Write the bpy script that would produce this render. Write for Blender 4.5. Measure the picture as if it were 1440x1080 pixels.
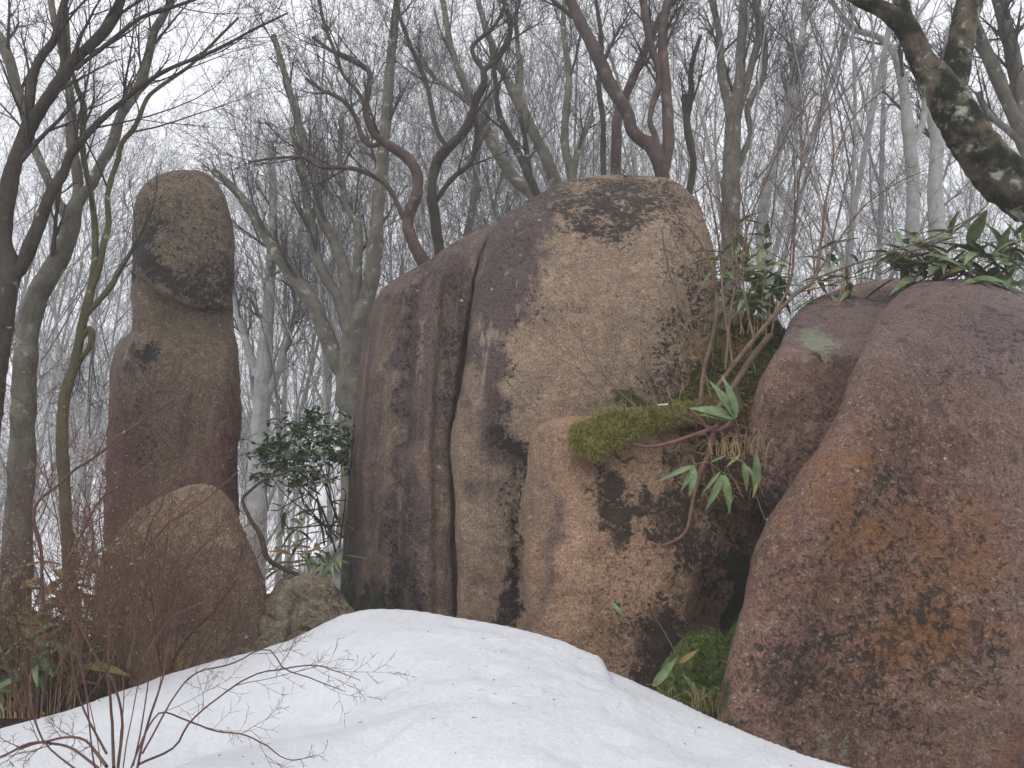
import bpy, math, random
import numpy as np
from mathutils import Vector, Matrix

for o in list(bpy.data.objects):
    bpy.data.objects.remove(o)
S = bpy.context.scene
COL = S.collection

# ------------------------------------------------------------------ camera, sky, sun, exposure
PITCH = math.radians(9.45)
FPX = 1081.0                        # focal length in pixels of a 1440 px wide picture
EYE = np.array([0.0, 0.0, 1.6])
cam = bpy.data.cameras.new('camera')
cam.sensor_width = 36.0
cam.lens = 36.0 * FPX / 1440.0
cam.clip_start = 0.05
cam.clip_end = 600.0
camo = bpy.data.objects.new('camera', cam)
COL.objects.link(camo)
camo.location = EYE
camo.rotation_euler = (math.pi / 2 + PITCH, 0, 0)
S.camera = camo

SUN_EL, SUN_AZ = math.radians(58), math.radians(200)   # azimuth from +Y, clockwise: behind the camera
world = bpy.data.worlds.new('World')
S.world = world
world.use_nodes = True
wn, wl = world.node_tree.nodes, world.node_tree.links
wn.clear()
sky = wn.new('ShaderNodeTexSky')
sky.sky_type = 'NISHITA'
sky.sun_disc = False
sky.sun_elevation = SUN_EL
sky.sun_rotation = SUN_AZ
sky.air_density = 1.0
sky.dust_density = 6.0
hs = wn.new('ShaderNodeHueSaturation')
hs.inputs['Saturation'].default_value = 0.12
mx = wn.new('ShaderNodeMix')
mx.data_type = 'RGBA'
mx.inputs['Factor'].default_value = 0.72
mx.inputs['B'].default_value = (11.2, 11.45, 12.0, 1)
bg = wn.new('ShaderNodeBackground')
bg.inputs['Strength'].default_value = 0.1
wo = wn.new('ShaderNodeOutputWorld')
wl.new(sky.outputs[0], hs.inputs['Color'])
wl.new(hs.outputs[0], mx.inputs['A'])
wl.new(mx.outputs['Result'], bg.inputs['Color'])
wl.new(bg.outputs[0], wo.inputs['Surface'])

sun = bpy.data.lights.new('sun', 'SUN')
sun.energy = 0.5
sun.angle = math.radians(25)
sun.color = (1.0, 0.97, 0.93)
suno = bpy.data.objects.new('sun', sun)
COL.objects.link(suno)
sd = Vector((math.sin(SUN_AZ) * math.cos(SUN_EL), math.cos(SUN_AZ) * math.cos(SUN_EL), math.sin(SUN_EL)))
suno.rotation_euler = sd.to_track_quat('Z', 'Y').to_euler()
suno.location = (0, 0, 30)

S.view_settings.view_transform = 'Standard'
S.view_settings.look = 'None'
S.view_settings.exposure = 0.36
S.view_settings.gamma = 1.0
S.view_settings.use_curve_mapping = False
cy = S.cycles
cy.max_bounces = 6
cy.diffuse_bounces = 3
cy.glossy_bounces = 1
cy.transmission_bounces = 1
cy.volume_bounces = 4
cy.transparent_max_bounces = 4
cy.use_denoising = True
try:
    cy.denoiser = 'OPENIMAGEDENOISE'
    cy.denoising_input_passes = 'RGB_ALBEDO_NORMAL'
    cy.denoising_prefilter = 'FAST'
except Exception:
    pass

# ------------------------------------------------------------------ helpers
CP, SP = math.cos(PITCH), math.sin(PITCH)


def P(px, py, d):
    """point seen at pixel px, py whose distance along +Y from the camera is d (arrays or numbers)"""
    px, py, d = np.broadcast_arrays(np.asarray(px, float), np.asarray(py, float), np.asarray(d, float))
    x = (px - 720.0) / FPX
    y = (540.0 - py) / FPX
    dy = CP - y * SP
    s = d / dy
    return np.stack([EYE[0] + x * s, EYE[1] + d, EYE[2] + (SP + y * CP) * s], -1)


_rp = np.random.RandomState(7)
_perm = _rp.permutation(256)
_perm = np.concatenate([_perm, _perm, _perm])
_grad = _rp.normal(size=(256, 3))
_grad /= np.linalg.norm(_grad, axis=1)[:, None]


def pn(q):
    """gradient noise of an N x 3 array, about -0.6 .. 0.6"""
    i = np.floor(q).astype(int)
    f = q - i
    i &= 255
    u = f * f * f * (f * (f * 6 - 15) + 10)
    r = 0
    for a in (0, 1):
        for b in (0, 1):
            for c in (0, 1):
                h = _perm[_perm[_perm[(i[:, 0] + a) & 255] + ((i[:, 1] + b) & 255)] + ((i[:, 2] + c) & 255)]
                g = _grad[h]
                w = (u[:, 0] if a else 1 - u[:, 0]) * (u[:, 1] if b else 1 - u[:, 1]) * (u[:, 2] if c else 1 - u[:, 2])
                r = r + w * (g[:, 0] * (f[:, 0] - a) + g[:, 1] * (f[:, 1] - b) + g[:, 2] * (f[:, 2] - c))
    return r


def fbm(q, scale, octs=4, gain=0.5, off=0.0):
    r, a = 0, 1.0
    q = q * scale + off
    for _ in range(octs):
        r = r + a * pn(q)
        q = q * 2.03 + 17.3
        a *= gain
    return r


def sstep(x, a, b):
    t = np.clip((x - a) / (b - a), 0, 1)
    return t * t * (3 - 2 * t)


def mesh(name, verts, quads=None, tris=None, mats=(), smooth=True, attrs=None, matidx=None):
    me = bpy.data.meshes.new(name)
    verts = np.asarray(verts, np.float32)
    nq = 0 if quads is None else len(quads)
    nt = 0 if tris is None else len(tris)
    me.vertices.add(len(verts))
    me.vertices.foreach_set('co', verts.ravel())
    loops = []
    if nq:
        loops.append(np.asarray(quads, np.int32).ravel())
    if nt:
        loops.append(np.asarray(tris, np.int32).ravel())
    loops = np.concatenate(loops)
    me.loops.add(len(loops))
    me.loops.foreach_set('vertex_index', loops)
    me.polygons.add(nq + nt)
    starts = np.concatenate([np.arange(nq) * 4, nq * 4 + np.arange(nt) * 3]).astype(np.int32)
    me.polygons.foreach_set('loop_start', starts)
    me.polygons.foreach_set('use_smooth', np.full(nq + nt, smooth, bool))
    if matidx is not None:
        me.polygons.foreach_set('material_index', np.asarray(matidx, np.int32))
    if attrs:
        for k, v in attrs.items():
            a = me.attributes.new(k, 'FLOAT', 'POINT')
            a.data.foreach_set('value', np.asarray(v, np.float32))
    for m in (mats if isinstance(mats, (list, tuple)) else [mats]):
        me.materials.append(m)
    me.update(calc_edges=True)
    return me


def tag(o, label=None, cat=None, group=None, kind=None):
    for k, v in (('label', label), ('category', cat), ('group', group), ('kind', kind)):
        if v:
            o[k] = v
    return o


def link(name, me, parent=None, loc=None, kind=None):
    o = bpy.data.objects.new(name, me)
    COL.objects.link(o)
    if parent is not None:
        o.parent = parent
    if loc is not None:
        o.location = loc
    if kind:
        o['kind'] = kind
    return o


def thing(name, label, cat, loc=(0, 0, 0), group=None):
    o = bpy.data.objects.new(name, None)
    o.empty_display_size = 0.2
    COL.objects.link(o)
    o.location = loc
    return tag(o, label, cat, group)


def crom(pts, n):
    """Catmull-Rom through the rows of pts, resampled evenly to n rows"""
    p = np.asarray(pts, float)
    if len(p) < 3:
        t = np.linspace(0, 1, n)[:, None]
        return p[0] * (1 - t) + p[-1] * t
    q = np.vstack([2 * p[0] - p[1], p, 2 * p[-1] - p[-2]])
    out = []
    t = np.linspace(0, 1, 10, endpoint=False)[:, None]
    for i in range(len(p) - 1):
        a, b, c, d = q[i], q[i + 1], q[i + 2], q[i + 3]
        out.append(0.5 * ((2 * b) + (c - a) * t + (2 * a - 5 * b + 4 * c - d) * t * t + (3 * b - a - 3 * c + d) * t ** 3))
    out.append(p[-1:])
    out = np.vstack(out)
    L = np.concatenate([[0], np.cumsum(np.linalg.norm(np.diff(out[:, :2], axis=0), axis=1) + 1e-9)])
    s = np.linspace(0, L[-1], n)
    return np.stack([np.interp(s, L, out[:, k]) for k in range(out.shape[1])], -1)


# ------------------------------------------------------------------ materials
class NT:
    def __init__(self, name, rough=0.8):
        self.m = bpy.data.materials.new(name)
        self.m.use_nodes = True
        self.t = self.m.node_tree
        self.t.nodes.clear()
        self.out = self.t.nodes.new('ShaderNodeOutputMaterial')
        self.b = self.t.nodes.new('ShaderNodeBsdfPrincipled')
        self.b.inputs['Roughness'].default_value = rough
        self.b.inputs['Specular IOR Level'].default_value = 0.3
        self.t.links.new(self.b.outputs[0], self.out.inputs[0])
        g = self.t.nodes.new('ShaderNodeNewGeometry')
        self.pos = g.outputs['Position']
        self.nrm = g.outputs['Normal']

    def put(self, sock, v):
        if hasattr(v, 'is_linked') or isinstance(v, bpy.types.NodeSocket):
            self.t.links.new(v, sock)
        elif v is not None:
            sock.default_value = v if not (isinstance(v, tuple) and len(v) == 3 and sock.type == 'RGBA') else (*v, 1)

    def noise(self, scale, detail=4, rough=0.55, vec=None, dist=0.0):
        n = self.t.nodes.new('ShaderNodeTexNoise')
        self.put(n.inputs['Vector'], vec or self.pos)
        n.inputs['Scale'].default_value = scale
        n.inputs['Detail'].default_value = detail
        n.inputs['Roughness'].default_value = rough
        n.inputs['Distortion'].default_value = dist
        return n.outputs['Fac']

    def voro(self, scale, out='Distance', vec=None, rnd=1.0):
        n = self.t.nodes.new('ShaderNodeTexVoronoi')
        self.put(n.inputs['Vector'], vec or self.pos)
        n.inputs['Scale'].default_value = scale
        n.inputs['Randomness'].default_value = rnd
        return n.outputs[out]

    def scaled(self, s, vec=None):
        n = self.t.nodes.new('ShaderNodeMapping')
        self.put(n.inputs['Vector'], vec or self.pos)
        n.inputs['Scale'].default_value = s
        return n.outputs[0]

    def math(self, op, a, b=None, clamp=False):
        n = self.t.nodes.new('ShaderNodeMath')
        n.operation = op
        n.use_clamp = clamp
        self.put(n.inputs[0], a)
        if b is not None:
            self.put(n.inputs[1], b)
        return n.outputs[0]

    def cut(self, v, thr, gain):
        """clamp((v - thr) * gain); thr may be a socket"""
        return self.math('MULTIPLY', self.math('SUBTRACT', v, thr), gain, True)

    def mix(self, f, a, b, blend='MIX'):
        n = self.t.nodes.new('ShaderNodeMix')
        n.data_type = 'RGBA'
        n.blend_type = blend
        n.clamp_factor = True
        self.put(n.inputs['Factor'], f)
        self.put(n.inputs['A'], a)
        self.put(n.inputs['B'], b)
        return n.outputs['Result']

    def attr(self, name):
        n = self.t.nodes.new('ShaderNodeAttribute')
        n.attribute_name = name
        return n.outputs['Fac']

    def rgb(self, c):
        n = self.t.nodes.new('ShaderNodeRGB')
        n.outputs[0].default_value = (*c, 1)
        return n.outputs[0]

    def sepx(self, col):
        n = self.t.nodes.new('ShaderNodeSeparateColor')
        self.put(n.inputs[0], col)
        return n.outputs[0]

    def bump(self, h, strength=0.5, dist=0.01):
        n = self.t.nodes.new('ShaderNodeBump')
        n.inputs['Strength'].default_value = strength
        n.inputs['Distance'].default_value = dist
        self.put(n.inputs['Height'], h)
        self.t.links.new(n.outputs[0], self.b.inputs['Normal'])

    def color(self, c):
        self.put(self.b.inputs['Base Color'], c)
        return self.m


def rock_mat(name, A, B, dark=(0.030, 0.024, 0.021), speck=0.5, pale=(0.42, 0.36, 0.29), grain=1.0,
             orange=(0.30, 0.135, 0.05), purple=(0.118, 0.084, 0.077), dthr=0.80):
    k = NT(name, 0.85)
    n1 = k.noise(1.3, 5, 0.6)
    n2 = k.noise(5.5 * grain, 10, 0.72, dist=0.3)
    n2b = k.noise(3.7, 10, 0.74, dist=0.5)
    n3 = k.noise(60.0 * grain, 4, 0.7)
    n4 = k.noise(13.0 * grain, 8, 0.75)
    n5 = k.noise(24.0 * grain, 8, 0.78, dist=0.6)
    n6 = k.noise(130.0, 2, 0.6)

    def contrast(v, g):
        return k.math('ADD', k.math('MULTIPLY', k.math('SUBTRACT', v, 0.5), g), 0.5)
    col = k.mix(k.cut(n1, 0.38, 4.0), A, B)
    col = k.mix(k.cut(n4, 0.47, 4.5), col, pale)
    col = k.mix(k.math('MULTIPLY', k.cut(n2b, 0.5, 5.0), 0.45), col, (B[0] * 0.62, B[1] * 0.58, B[2] * 0.56))
    # feldspar and mica grains
    g = k.math('ADD', k.math('MULTIPLY', n3, 0.6), k.math('MULTIPLY', n6, 0.4))
    col = k.mix(0.85, col, k.mix(k.cut(g, 0.36, 3.6), (0.30, 0.28, 0.27), (1.55, 1.5, 1.44)), 'MULTIPLY')
    cr = k.sepx(k.voro(90 * grain, 'Color'))
    col = k.mix(k.math('MULTIPLY', k.cut(cr, 0.90, 10), k.cut(g, 0.46, 8)), col, (0.60, 0.53, 0.46))
    # run-off streaks; pu also carries painted groove shade and one lit top
    st = k.noise(1.0, 7, 0.65, vec=k.scaled((9.0, 9.0, 0.5)))
    f = k.math('MULTIPLY', k.attr('pu'), k.cut(k.math('ADD', k.math('MULTIPLY', st, 0.6), k.math('MULTIPLY', n4, 0.4)), 0.20, 3.4), True)
    col = k.mix(f, col, k.mix(k.cut(g, 0.38, 3.5), (purple[0] * 0.45, purple[1] * 0.45, purple[2] * 0.45), (purple[0] * 2.0, purple[1] * 2.05, purple[2] * 2.1)))
    col = k.mix(k.math('MULTIPLY', k.cut(st, 0.54, 9.0), k.math('ADD', k.math('MULTIPLY', k.attr('pu'), 0.45), 0.2)), col, (B[0] * 0.35, B[1] * 0.33, B[2] * 0.33))
    col = k.mix(k.math('MULTIPLY', k.cut(k.math('SUBTRACT', 1.0, st), 0.56, 9.0), k.math('MULTIPLY', k.attr('pu'), 0.4)), col, pale)
    # rust
    nr = contrast(k.math('ADD', k.math('MULTIPLY', n2b, 0.35), k.math('ADD', k.math('MULTIPLY', n4, 0.3), k.math('MULTIPLY', n5, 0.35))), 3.8)
    f = k.cut(nr, k.math('SUBTRACT', 0.98, k.math('MULTIPLY', k.attr('rust'), 0.52)), 3.0)
    col = k.mix(k.math('MULTIPLY', f, 0.72), col, k.mix(g, (orange[0] * .5, orange[1] * .5, orange[2] * .5), (orange[0] * 1.5, orange[1] * 1.5, orange[2] * 1.4)))
    # black lichen, other darkening and painted crack shade: mottles thicken with the attribute
    dk = k.attr('dk')
    nm = contrast(k.math('ADD', k.math('MULTIPLY', n2, 0.3), k.math('ADD', k.math('MULTIPLY', n4, 0.35), k.math('MULTIPLY', n5, 0.35))), 3.6)
    f = k.cut(nm, k.math('SUBTRACT', dthr + 0.08, k.math('MULTIPLY', dk, 0.40)), 7.0)
    f2 = k.cut(contrast(n5, 2.0), k.math('SUBTRACT', dthr - 0.04, k.math('MULTIPLY', dk, 0.26)), 10.0)
    f = k.math('MAXIMUM', k.math('MULTIPLY', f, 0.9), k.math('MULTIPLY', f2, speck))
    col = k.mix(f, col, k.mix(g, dark, (dark[0] * 1.8, dark[1] * 1.8, dark[2] * 1.8)))
    # pale lichen
    nl = contrast(k.math('ADD', k.math('MULTIPLY', n4, 0.5), k.math('MULTIPLY', n5, 0.5)), 3.2)
    li = k.cut(nl, k.math('SUBTRACT', 1.02, k.math('MULTIPLY', k.attr('li'), 0.56)), 8.0)
    col = k.mix(k.math('MULTIPLY', li, 0.85), col, k.mix(g, (0.16, 0.18, 0.11), (0.46, 0.49, 0.36)))
    fl = k.math('MULTIPLY', k.cut(k.math('SUBTRACT', 0.13, k.voro(6.5, 'Distance')), 0.0, 40), k.cut(n4, 0.55, 20))
    col = k.mix(k.math('MULTIPLY', fl, 0.8), col, (0.6, 0.6, 0.54))
    # moss film
    mo = k.cut(contrast(k.math('ADD', k.math('MULTIPLY', n2, 0.6), k.math('MULTIPLY', n4, 0.4)), 1.7),
               k.math('SUBTRACT', 1.0, k.math('MULTIPLY', k.attr('mo'), 0.85)), 7.0)
    col = k.mix(k.math('MULTIPLY', mo, 0.9), col, k.mix(g, (0.016, 0.022, 0.008), (0.085, 0.105, 0.025)))
    h = k.math('ADD', k.math('MULTIPLY', g, 0.35), k.math('ADD', n4, k.math('MULTIPLY', n5, 0.5)))
    h = k.math('ADD', h, k.math('MULTIPLY', n2, 1.6))
    h = k.math('SUBTRACT', h, k.math('MULTIPLY', f2, 0.35))
    k.bump(h, 1.0, 0.045)
    return k.color(col)


def bark_mat(name, A, B, lich=(0.34, 0.36, 0.28), lthr=0.62, moss=None, mthr=0.55, sc=1.0, rough=0.85, vert=0.25):
    k = NT(name, rough)
    n1 = k.noise(3.5 * sc, 6, 0.65)
    n2 = k.noise(1.0, 6, 0.6, vec=k.scaled((30 * sc, 30 * sc, 30 * sc * vert)))
    col = k.mix(k.cut(n1, 0.38, 3.5), A, B)
    col = k.mix(k.math('MULTIPLY', k.cut(n2, 0.45, 3), 0.4), col, (A[0] * 0.45, A[1] * 0.45, A[2] * 0.45))
    v = k.noise(7 * sc, 3, 0.5, dist=0.6)
    col = k.mix(k.math('MULTIPLY', k.cut(v, lthr, 14), 0.7), col, lich)
    if moss:
        w = k.noise(5 * sc, 7, 0.7)
        col = k.mix(k.cut(w, mthr, 8), col, moss)
    k.bump(k.math('ADD', n1, k.math('MULTIPLY', n2, 0.8)), 1.0, 0.02)
    return k.color(col)


def plain(name, a, b, sc=8.0, rough=0.7, bumpd=0.0, trans=0.0):
    k = NT(name, rough)
    n = k.noise(sc, 5, 0.6)
    if bumpd:
        k.bump(n, 0.7, bumpd)
    m = k.color(k.mix(k.cut(n, 0.3, 2.5), a, b))
    if trans:
        k.b.inputs['Subsurface Weight'].default_value = 0
    return m


M_MAIN = rock_mat('granite of the ridge', (0.39, 0.285, 0.21), (0.31, 0.22, 0.16), speck=0.95, pale=(0.53, 0.41, 0.31))
M_SLAB = rock_mat('granite of the slab', (0.30, 0.205, 0.15), (0.22, 0.15, 0.115), speck=0.7, pale=(0.44, 0.34, 0.27))
M_STEP = rock_mat('granite of the step', (0.52, 0.335, 0.225), (0.41, 0.255, 0.17), speck=0.6, pale=(0.64, 0.46, 0.34))
M_RIGHT = rock_mat('granite of the near boulder', (0.26, 0.150, 0.108), (0.165, 0.084, 0.058), speck=0.75, pale=(0.43, 0.28, 0.21),
                   purple=(0.22, 0.155, 0.145))
M_PIN = rock_mat('granite of the pinnacle', (0.20, 0.155, 0.112), (0.15, 0.11, 0.083), speck=1.0, pale=(0.31, 0.245, 0.175), purple=(0.11, 0.05, 0.04))
M_LOW = rock_mat('granite of the low boulder', (0.31, 0.22, 0.15), (0.22, 0.15, 0.10), speck=0.6, pale=(0.40, 0.31, 0.22))
M_LICH = rock_mat('lichened stone', (0.31, 0.25, 0.18), (0.21, 0.165, 0.115), speck=0.7, pale=(0.42, 0.39, 0.31))
M_BARK = bark_mat('grey beech bark', (0.085, 0.076, 0.06), (0.17, 0.155, 0.125))
M_BARKD = bark_mat('dark wet bark', (0.032, 0.025, 0.02), (0.07, 0.06, 0.046), lthr=0.68, moss=(0.05, 0.055, 0.02), mthr=0.62)
M_BARKG = bark_mat('greenish bark', (0.07, 0.06, 0.035), (0.11, 0.10, 0.05), lthr=0.66, moss=(0.07, 0.075, 0.02), mthr=0.52)
M_TWIGF = plain('haze-paled far twigs', (0.085, 0.075, 0.075), (0.15, 0.14, 0.14), 3.0, 0.8)  # lightened so distant crowns look faded by fog
M_BARKR = bark_mat('reddish peeling bark', (0.055, 0.038, 0.034), (0.105, 0.072, 0.062), lich=(0.17, 0.13, 0.115), lthr=0.6, sc=1.3, rough=0.7)
M_BARKM = bark_mat('mossy lichened bark', (0.07, 0.05, 0.033), (0.17, 0.15, 0.105), lich=(0.42, 0.44, 0.35), lthr=0.56,
                   moss=(0.012, 0.013, 0.006), mthr=0.42, sc=1.2)
M_BARKF = bark_mat('haze-paled far beech bark', (0.27, 0.265, 0.255), (0.40, 0.395, 0.38))  # the pale fade of fog is put into this bark colour
M_TWIG = plain('fine twigs', (0.03, 0.023, 0.022), (0.065, 0.052, 0.05), 3.0, 0.8)
M_TWIGR = plain('red brown twigs', (0.055, 0.025, 0.019), (0.14, 0.068, 0.05), 5.0, 0.6)
M_STICK = plain('dead stick', (0.09, 0.058, 0.04), (0.2, 0.14, 0.1), 12.0, 0.8, 0.004)
M_ROOT = plain('red root', (0.10, 0.05, 0.035), (0.2, 0.11, 0.08), 12.0, 0.7, 0.003)
M_DRY = plain('dry grass', (0.3, 0.2, 0.09), (0.48, 0.36, 0.2), 30.0, 0.8)
M_BUD = plain('withered leaves', (0.26, 0.18, 0.07), (0.38, 0.3, 0.12), 30.0, 0.7)
M_LEAF = plain('bamboo leaf', (0.075, 0.115, 0.04), (0.19, 0.25, 0.125), 14.0, 0.36)
M_LEAF2 = plain('yellowing bamboo leaf', (0.16, 0.17, 0.045), (0.28, 0.26, 0.09), 6.0, 0.45)
M_LEAFB = plain('brown bamboo leaf', (0.16, 0.10, 0.04), (0.25, 0.17, 0.08), 9.0, 0.7)
M_EVER = plain('evergreen leaf', (0.035, 0.075, 0.022), (0.14, 0.21, 0.08), 14.0, 0.3)
M_MOSS = plain('yellow green moss', (0.075, 0.065, 0.018), (0.38, 0.35, 0.10), 38.0, 0.9)
M_MOSSD = plain('deep green moss', (0.025, 0.042, 0.01), (0.12, 0.15, 0.035), 35.0, 0.9, 0.02)


def snow_mat():
    k = NT('old snow', 0.55)
    n1 = k.noise(1.6, 6, 0.6)
    n2 = k.noise(30, 6, 0.7)
    n3 = k.noise(5, 5, 0.6)
    col = k.mix(k.cut(n1, 0.45, 2.5), (0.74, 0.755, 0.785), (0.70, 0.71, 0.735))
    col = k.mix(k.math('MULTIPLY', k.cut(n2, 0.42, 5), 0.3), col, (0.60, 0.62, 0.66))
    d = k.math('MULTIPLY', k.cut(k.noise(2.3, 9, 0.78), 0.55, 5), 0.4)
    col = k.mix(d, col, (0.62, 0.62, 0.60))
    sp = k.math('MULTIPLY', k.cut(k.math('SUBTRACT', 0.10, k.voro(9, 'Distance')), 0.0, 60), k.cut(k.noise(3, 3), 0.6, 20))
    col = k.mix(k.math('MULTIPLY', sp, 0.5), col, (0.2, 0.16, 0.12))
    n4 = k.noise(110, 3, 0.7)
    k.bump(k.math('ADD', k.math('ADD', k.math('MULTIPLY', n2, 0.4), k.math('MULTIPLY', n4, 0.25)), n3), 1.0, 0.035)
    return k.color(col)


def floor_mat():
    k = NT('snowy leaf litter', 0.9)
    n = k.noise(0.5, 8, 0.65)
    n2 = k.noise(14, 6, 0.7)
    lit = k.mix(n2, (0.05, 0.032, 0.02), (0.2, 0.13, 0.08))
    col = k.mix(k.cut(n, 0.46, 14), lit, (0.78, 0.80, 0.84))
    k.bump(k.math('ADD', n2, k.math('MULTIPLY', n, 2)), 0.8, 0.05)
    return k.color(col)


M_SNOW, M_FLOOR = snow_mat(), floor_mat()

# ------------------------------------------------------------------ ground and snow
def ground_z(x, y):
    x, y = np.asarray(x, float), np.asarray(y, float)
    base = -0.15 - 0.17 * np.clip(y - 8.0, 0, 70) - 0.02 * np.clip(np.abs(x) - 8, 0, 60)
    base = base - 0.25 * sstep(y, 6.0, 9.0) - 0.35 * np.clip(-x - 3.2, 0, 4) * sstep(y, 3, 7)
    base = base + 1.45 * np.exp(-((x + 2.3) / 1.0) ** 2 - ((y - 9.4) / 1.2) ** 2)
    q = np.stack([x.ravel(), y.ravel(), 0 * x.ravel()], -1)
    return base + (fbm(q, 0.13, 3) * 1.2 * sstep(np.abs(y), 9, 22).ravel() + fbm(q, 0.9, 3) * 0.12).reshape(x.shape)


def grid(name, xs, ys, zf, mat, kind='structure'):
    X, Y = np.meshgrid(xs, ys)
    Z = zf(X, Y)
    V = np.stack([X.ravel(), Y.ravel(), Z.ravel()], -1)
    nx, ny = len(xs), len(ys)
    i = (np.arange(ny - 1)[:, None] * nx + np.arange(nx - 1)[None, :]).ravel()
    Q = np.stack([i, i + 1, i + 1 + nx, i + nx], -1)
    o = link(name, mesh(name, V, Q, mats=[mat]))
    o['kind'] = kind
    return o


def spaced(lo, hi, c0, c1, fine, coarse):
    a = [c0]
    while a[-1] < c1:
        a.append(a[-1] + fine)
    s = fine
    b = [a[-1]]
    while b[-1] < hi:
        s = min(s * 1.25, coarse)
        b.append(b[-1] + s)
    s = fine
    c = [a[0]]
    while c[-1] > lo:
        s = min(s * 1.25, coarse)
        c.append(c[-1] - s)
    return np.array(c[::-1][:-1] + a + b[1:])


grid('ground', spaced(-70, 70, -8, 8, 0.25, 4), spaced(-40, 80, 0, 14, 0.25, 4), ground_z, M_FLOOR)

CREST = [(-420, 1135, 3.2), (-200, 1075, 3.6), (0, 1026, 4.3), (90, 1000, 4.5), (160, 975, 4.75), (240, 947, 5.0), (300, 929, 5.15), (360, 915, 5.3),
         (410, 899, 5.45), (450, 879, 5.6), (480, 864, 5.7), (520, 856, 5.75), (560, 857, 5.7), (600, 861, 5.65),
         (660, 871, 5.55), (740, 886, 5.4), (790, 899, 5.3), (822, 914, 5.22), (845, 924, 5.16), (849, 930, 5.15), (852, 942, 5.12), (890, 957, 5.0), (930, 974, 4.9),
         (990, 1003, 4.65), (1060, 1034, 4.4), (1130, 1062, 4.15), (1210, 1080, 3.95), (1300, 1100, 3.7), (1450, 1135, 3.4), (1700, 1190, 3.1)]
_c = np.array(CREST, float)
CW = P(_c[:, 0], _c[:, 1], _c[:, 2])


def snow_z(x, y):
    yc = np.interp(x, CW[:, 0], CW[:, 1])
    zc = np.interp(x, CW[:, 0], CW[:, 2])
    t = yc - y
    ws = sstep(t, 0.03, 0.45)           # the small step in the crest fades out down the slope
    zs, ys = 0, 0
    for dx in (-.4, -.3, -.2, -.1, 0, .1, .2, .3, .4):
        zs = zs + np.interp(x + dx, CW[:, 0], CW[:, 2]) / 9
        ys = ys + np.interp(x + dx, CW[:, 0], CW[:, 1]) / 9
    zc = zc * (1 - ws) + zs * ws
    t = np.where(t > 0, t * (1 - ws) + (ys - y) * ws, t)
    near = zc - 0.10 * np.clip(t, 0, 9) - 0.035 * np.clip(t, 0, 3) ** 1.5 * 0.6
    # hollow on the left flank and a soft rib beside it
    hollow = 0.32 * np.exp(-((x + 1.35) / 0.75) ** 2 - ((t - 1.25) / 0.55) ** 2)
    rib = 0.07 * np.exp(-((x + 0.9 + 0.35 * t) / 0.35) ** 2) * sstep(t, 0.25, 1.0)
    hollow += 0.3 * np.exp(-((x + 0.55 - 0.25 * (t - 2.2)) / 0.5) ** 2 - ((t - 2.35) / 0.35) ** 2)
    far = zc - 1.1 * np.clip(-t, 0, 2) ** 1.25
    q = np.stack([x.ravel(), y.ravel(), 0 * x.ravel()], -1)
    n = (fbm(q, 1.7, 3) * 0.05 - np.clip(fbm(q, 4.0, 2, off=5) - 0.14, 0, 1) * 0.06 + fbm(q, 26.0, 3, off=9) * 0.004).reshape(x.shape)
    w = 0.25 + 0.75 * sstep(np.abs(t), 0.0, 0.5)
    z = np.where(t > 0, near - hollow + rib, far)
    return np.maximum(z + n * w, ground_z(x, y) - 0.6)


grid('snow', np.arange(-4.6, 4.3, 0.028), np.concatenate([np.arange(-1.5, 2.4, 0.12), np.arange(2.4, 6.9, 0.028)]), snow_z, M_SNOW)


def snow_litter():
    rng = random.Random(77)
    tb = Tubes()
    for i in range(120):
        x, y = rng.uniform(-2.6, 2.2), rng.uniform(2.9, 5.5)
        if y > np.interp(x, CW[:, 0], CW[:, 1]) - 0.05:
            continue
        z = float(snow_z(np.array([x]), np.array([y]))[0]) + 0.003
        a = rng.uniform(0, 6.28)
        L = rng.uniform(.006, .03) if i % 9 else rng.uniform(.05, .12)
        r = rng.uniform(.0008, .0022)
        tb.add([(x, y, z), (x + math.cos(a) * L * .5, y + math.sin(a) * L * .5, z + .003), (x + math.cos(a) * L, y + math.sin(a) * L, z)], [r, r, r * .6], 4)
    o = link('snow_litter', tb.build('snow_litter', [M_BUD if False else M_STICK]))
    tag(o, 'bits of bark and twig scattered on the snow mound', 'litter')
    o['kind'] = 'stuff'


# ------------------------------------------------------------------ boulders
def polydist(X, Y, pl):
    pl = np.asarray(pl, float)
    best = np.full(X.shape, 1e9)
    for i in range(len(pl) - 1):
        ax, ay = pl[i, :2]
        bx, by = pl[i + 1, :2]
        dx, dy = bx - ax, by - ay
        L2 = dx * dx + dy * dy + 1e-9
        t = np.clip(((X - ax) * dx + (Y - ay) * dy) / L2, 0, 1)
        best = np.minimum(best, np.hypot(X - ax - t * dx, Y - ay - t * dy))
    return best


def xat(Y, pl):
    """x of a polyline given by rising y"""
    pl = np.asarray(pl, float)
    return np.interp(Y, pl[:, 1], pl[:, 0])


def blob(X, Y, x, y, rx, ry=None, soft=1.0):
    ry = ry or rx
    return np.exp(-(((X - x) / rx) ** 2 + ((Y - y) / ry) ** 2) * soft)


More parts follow.
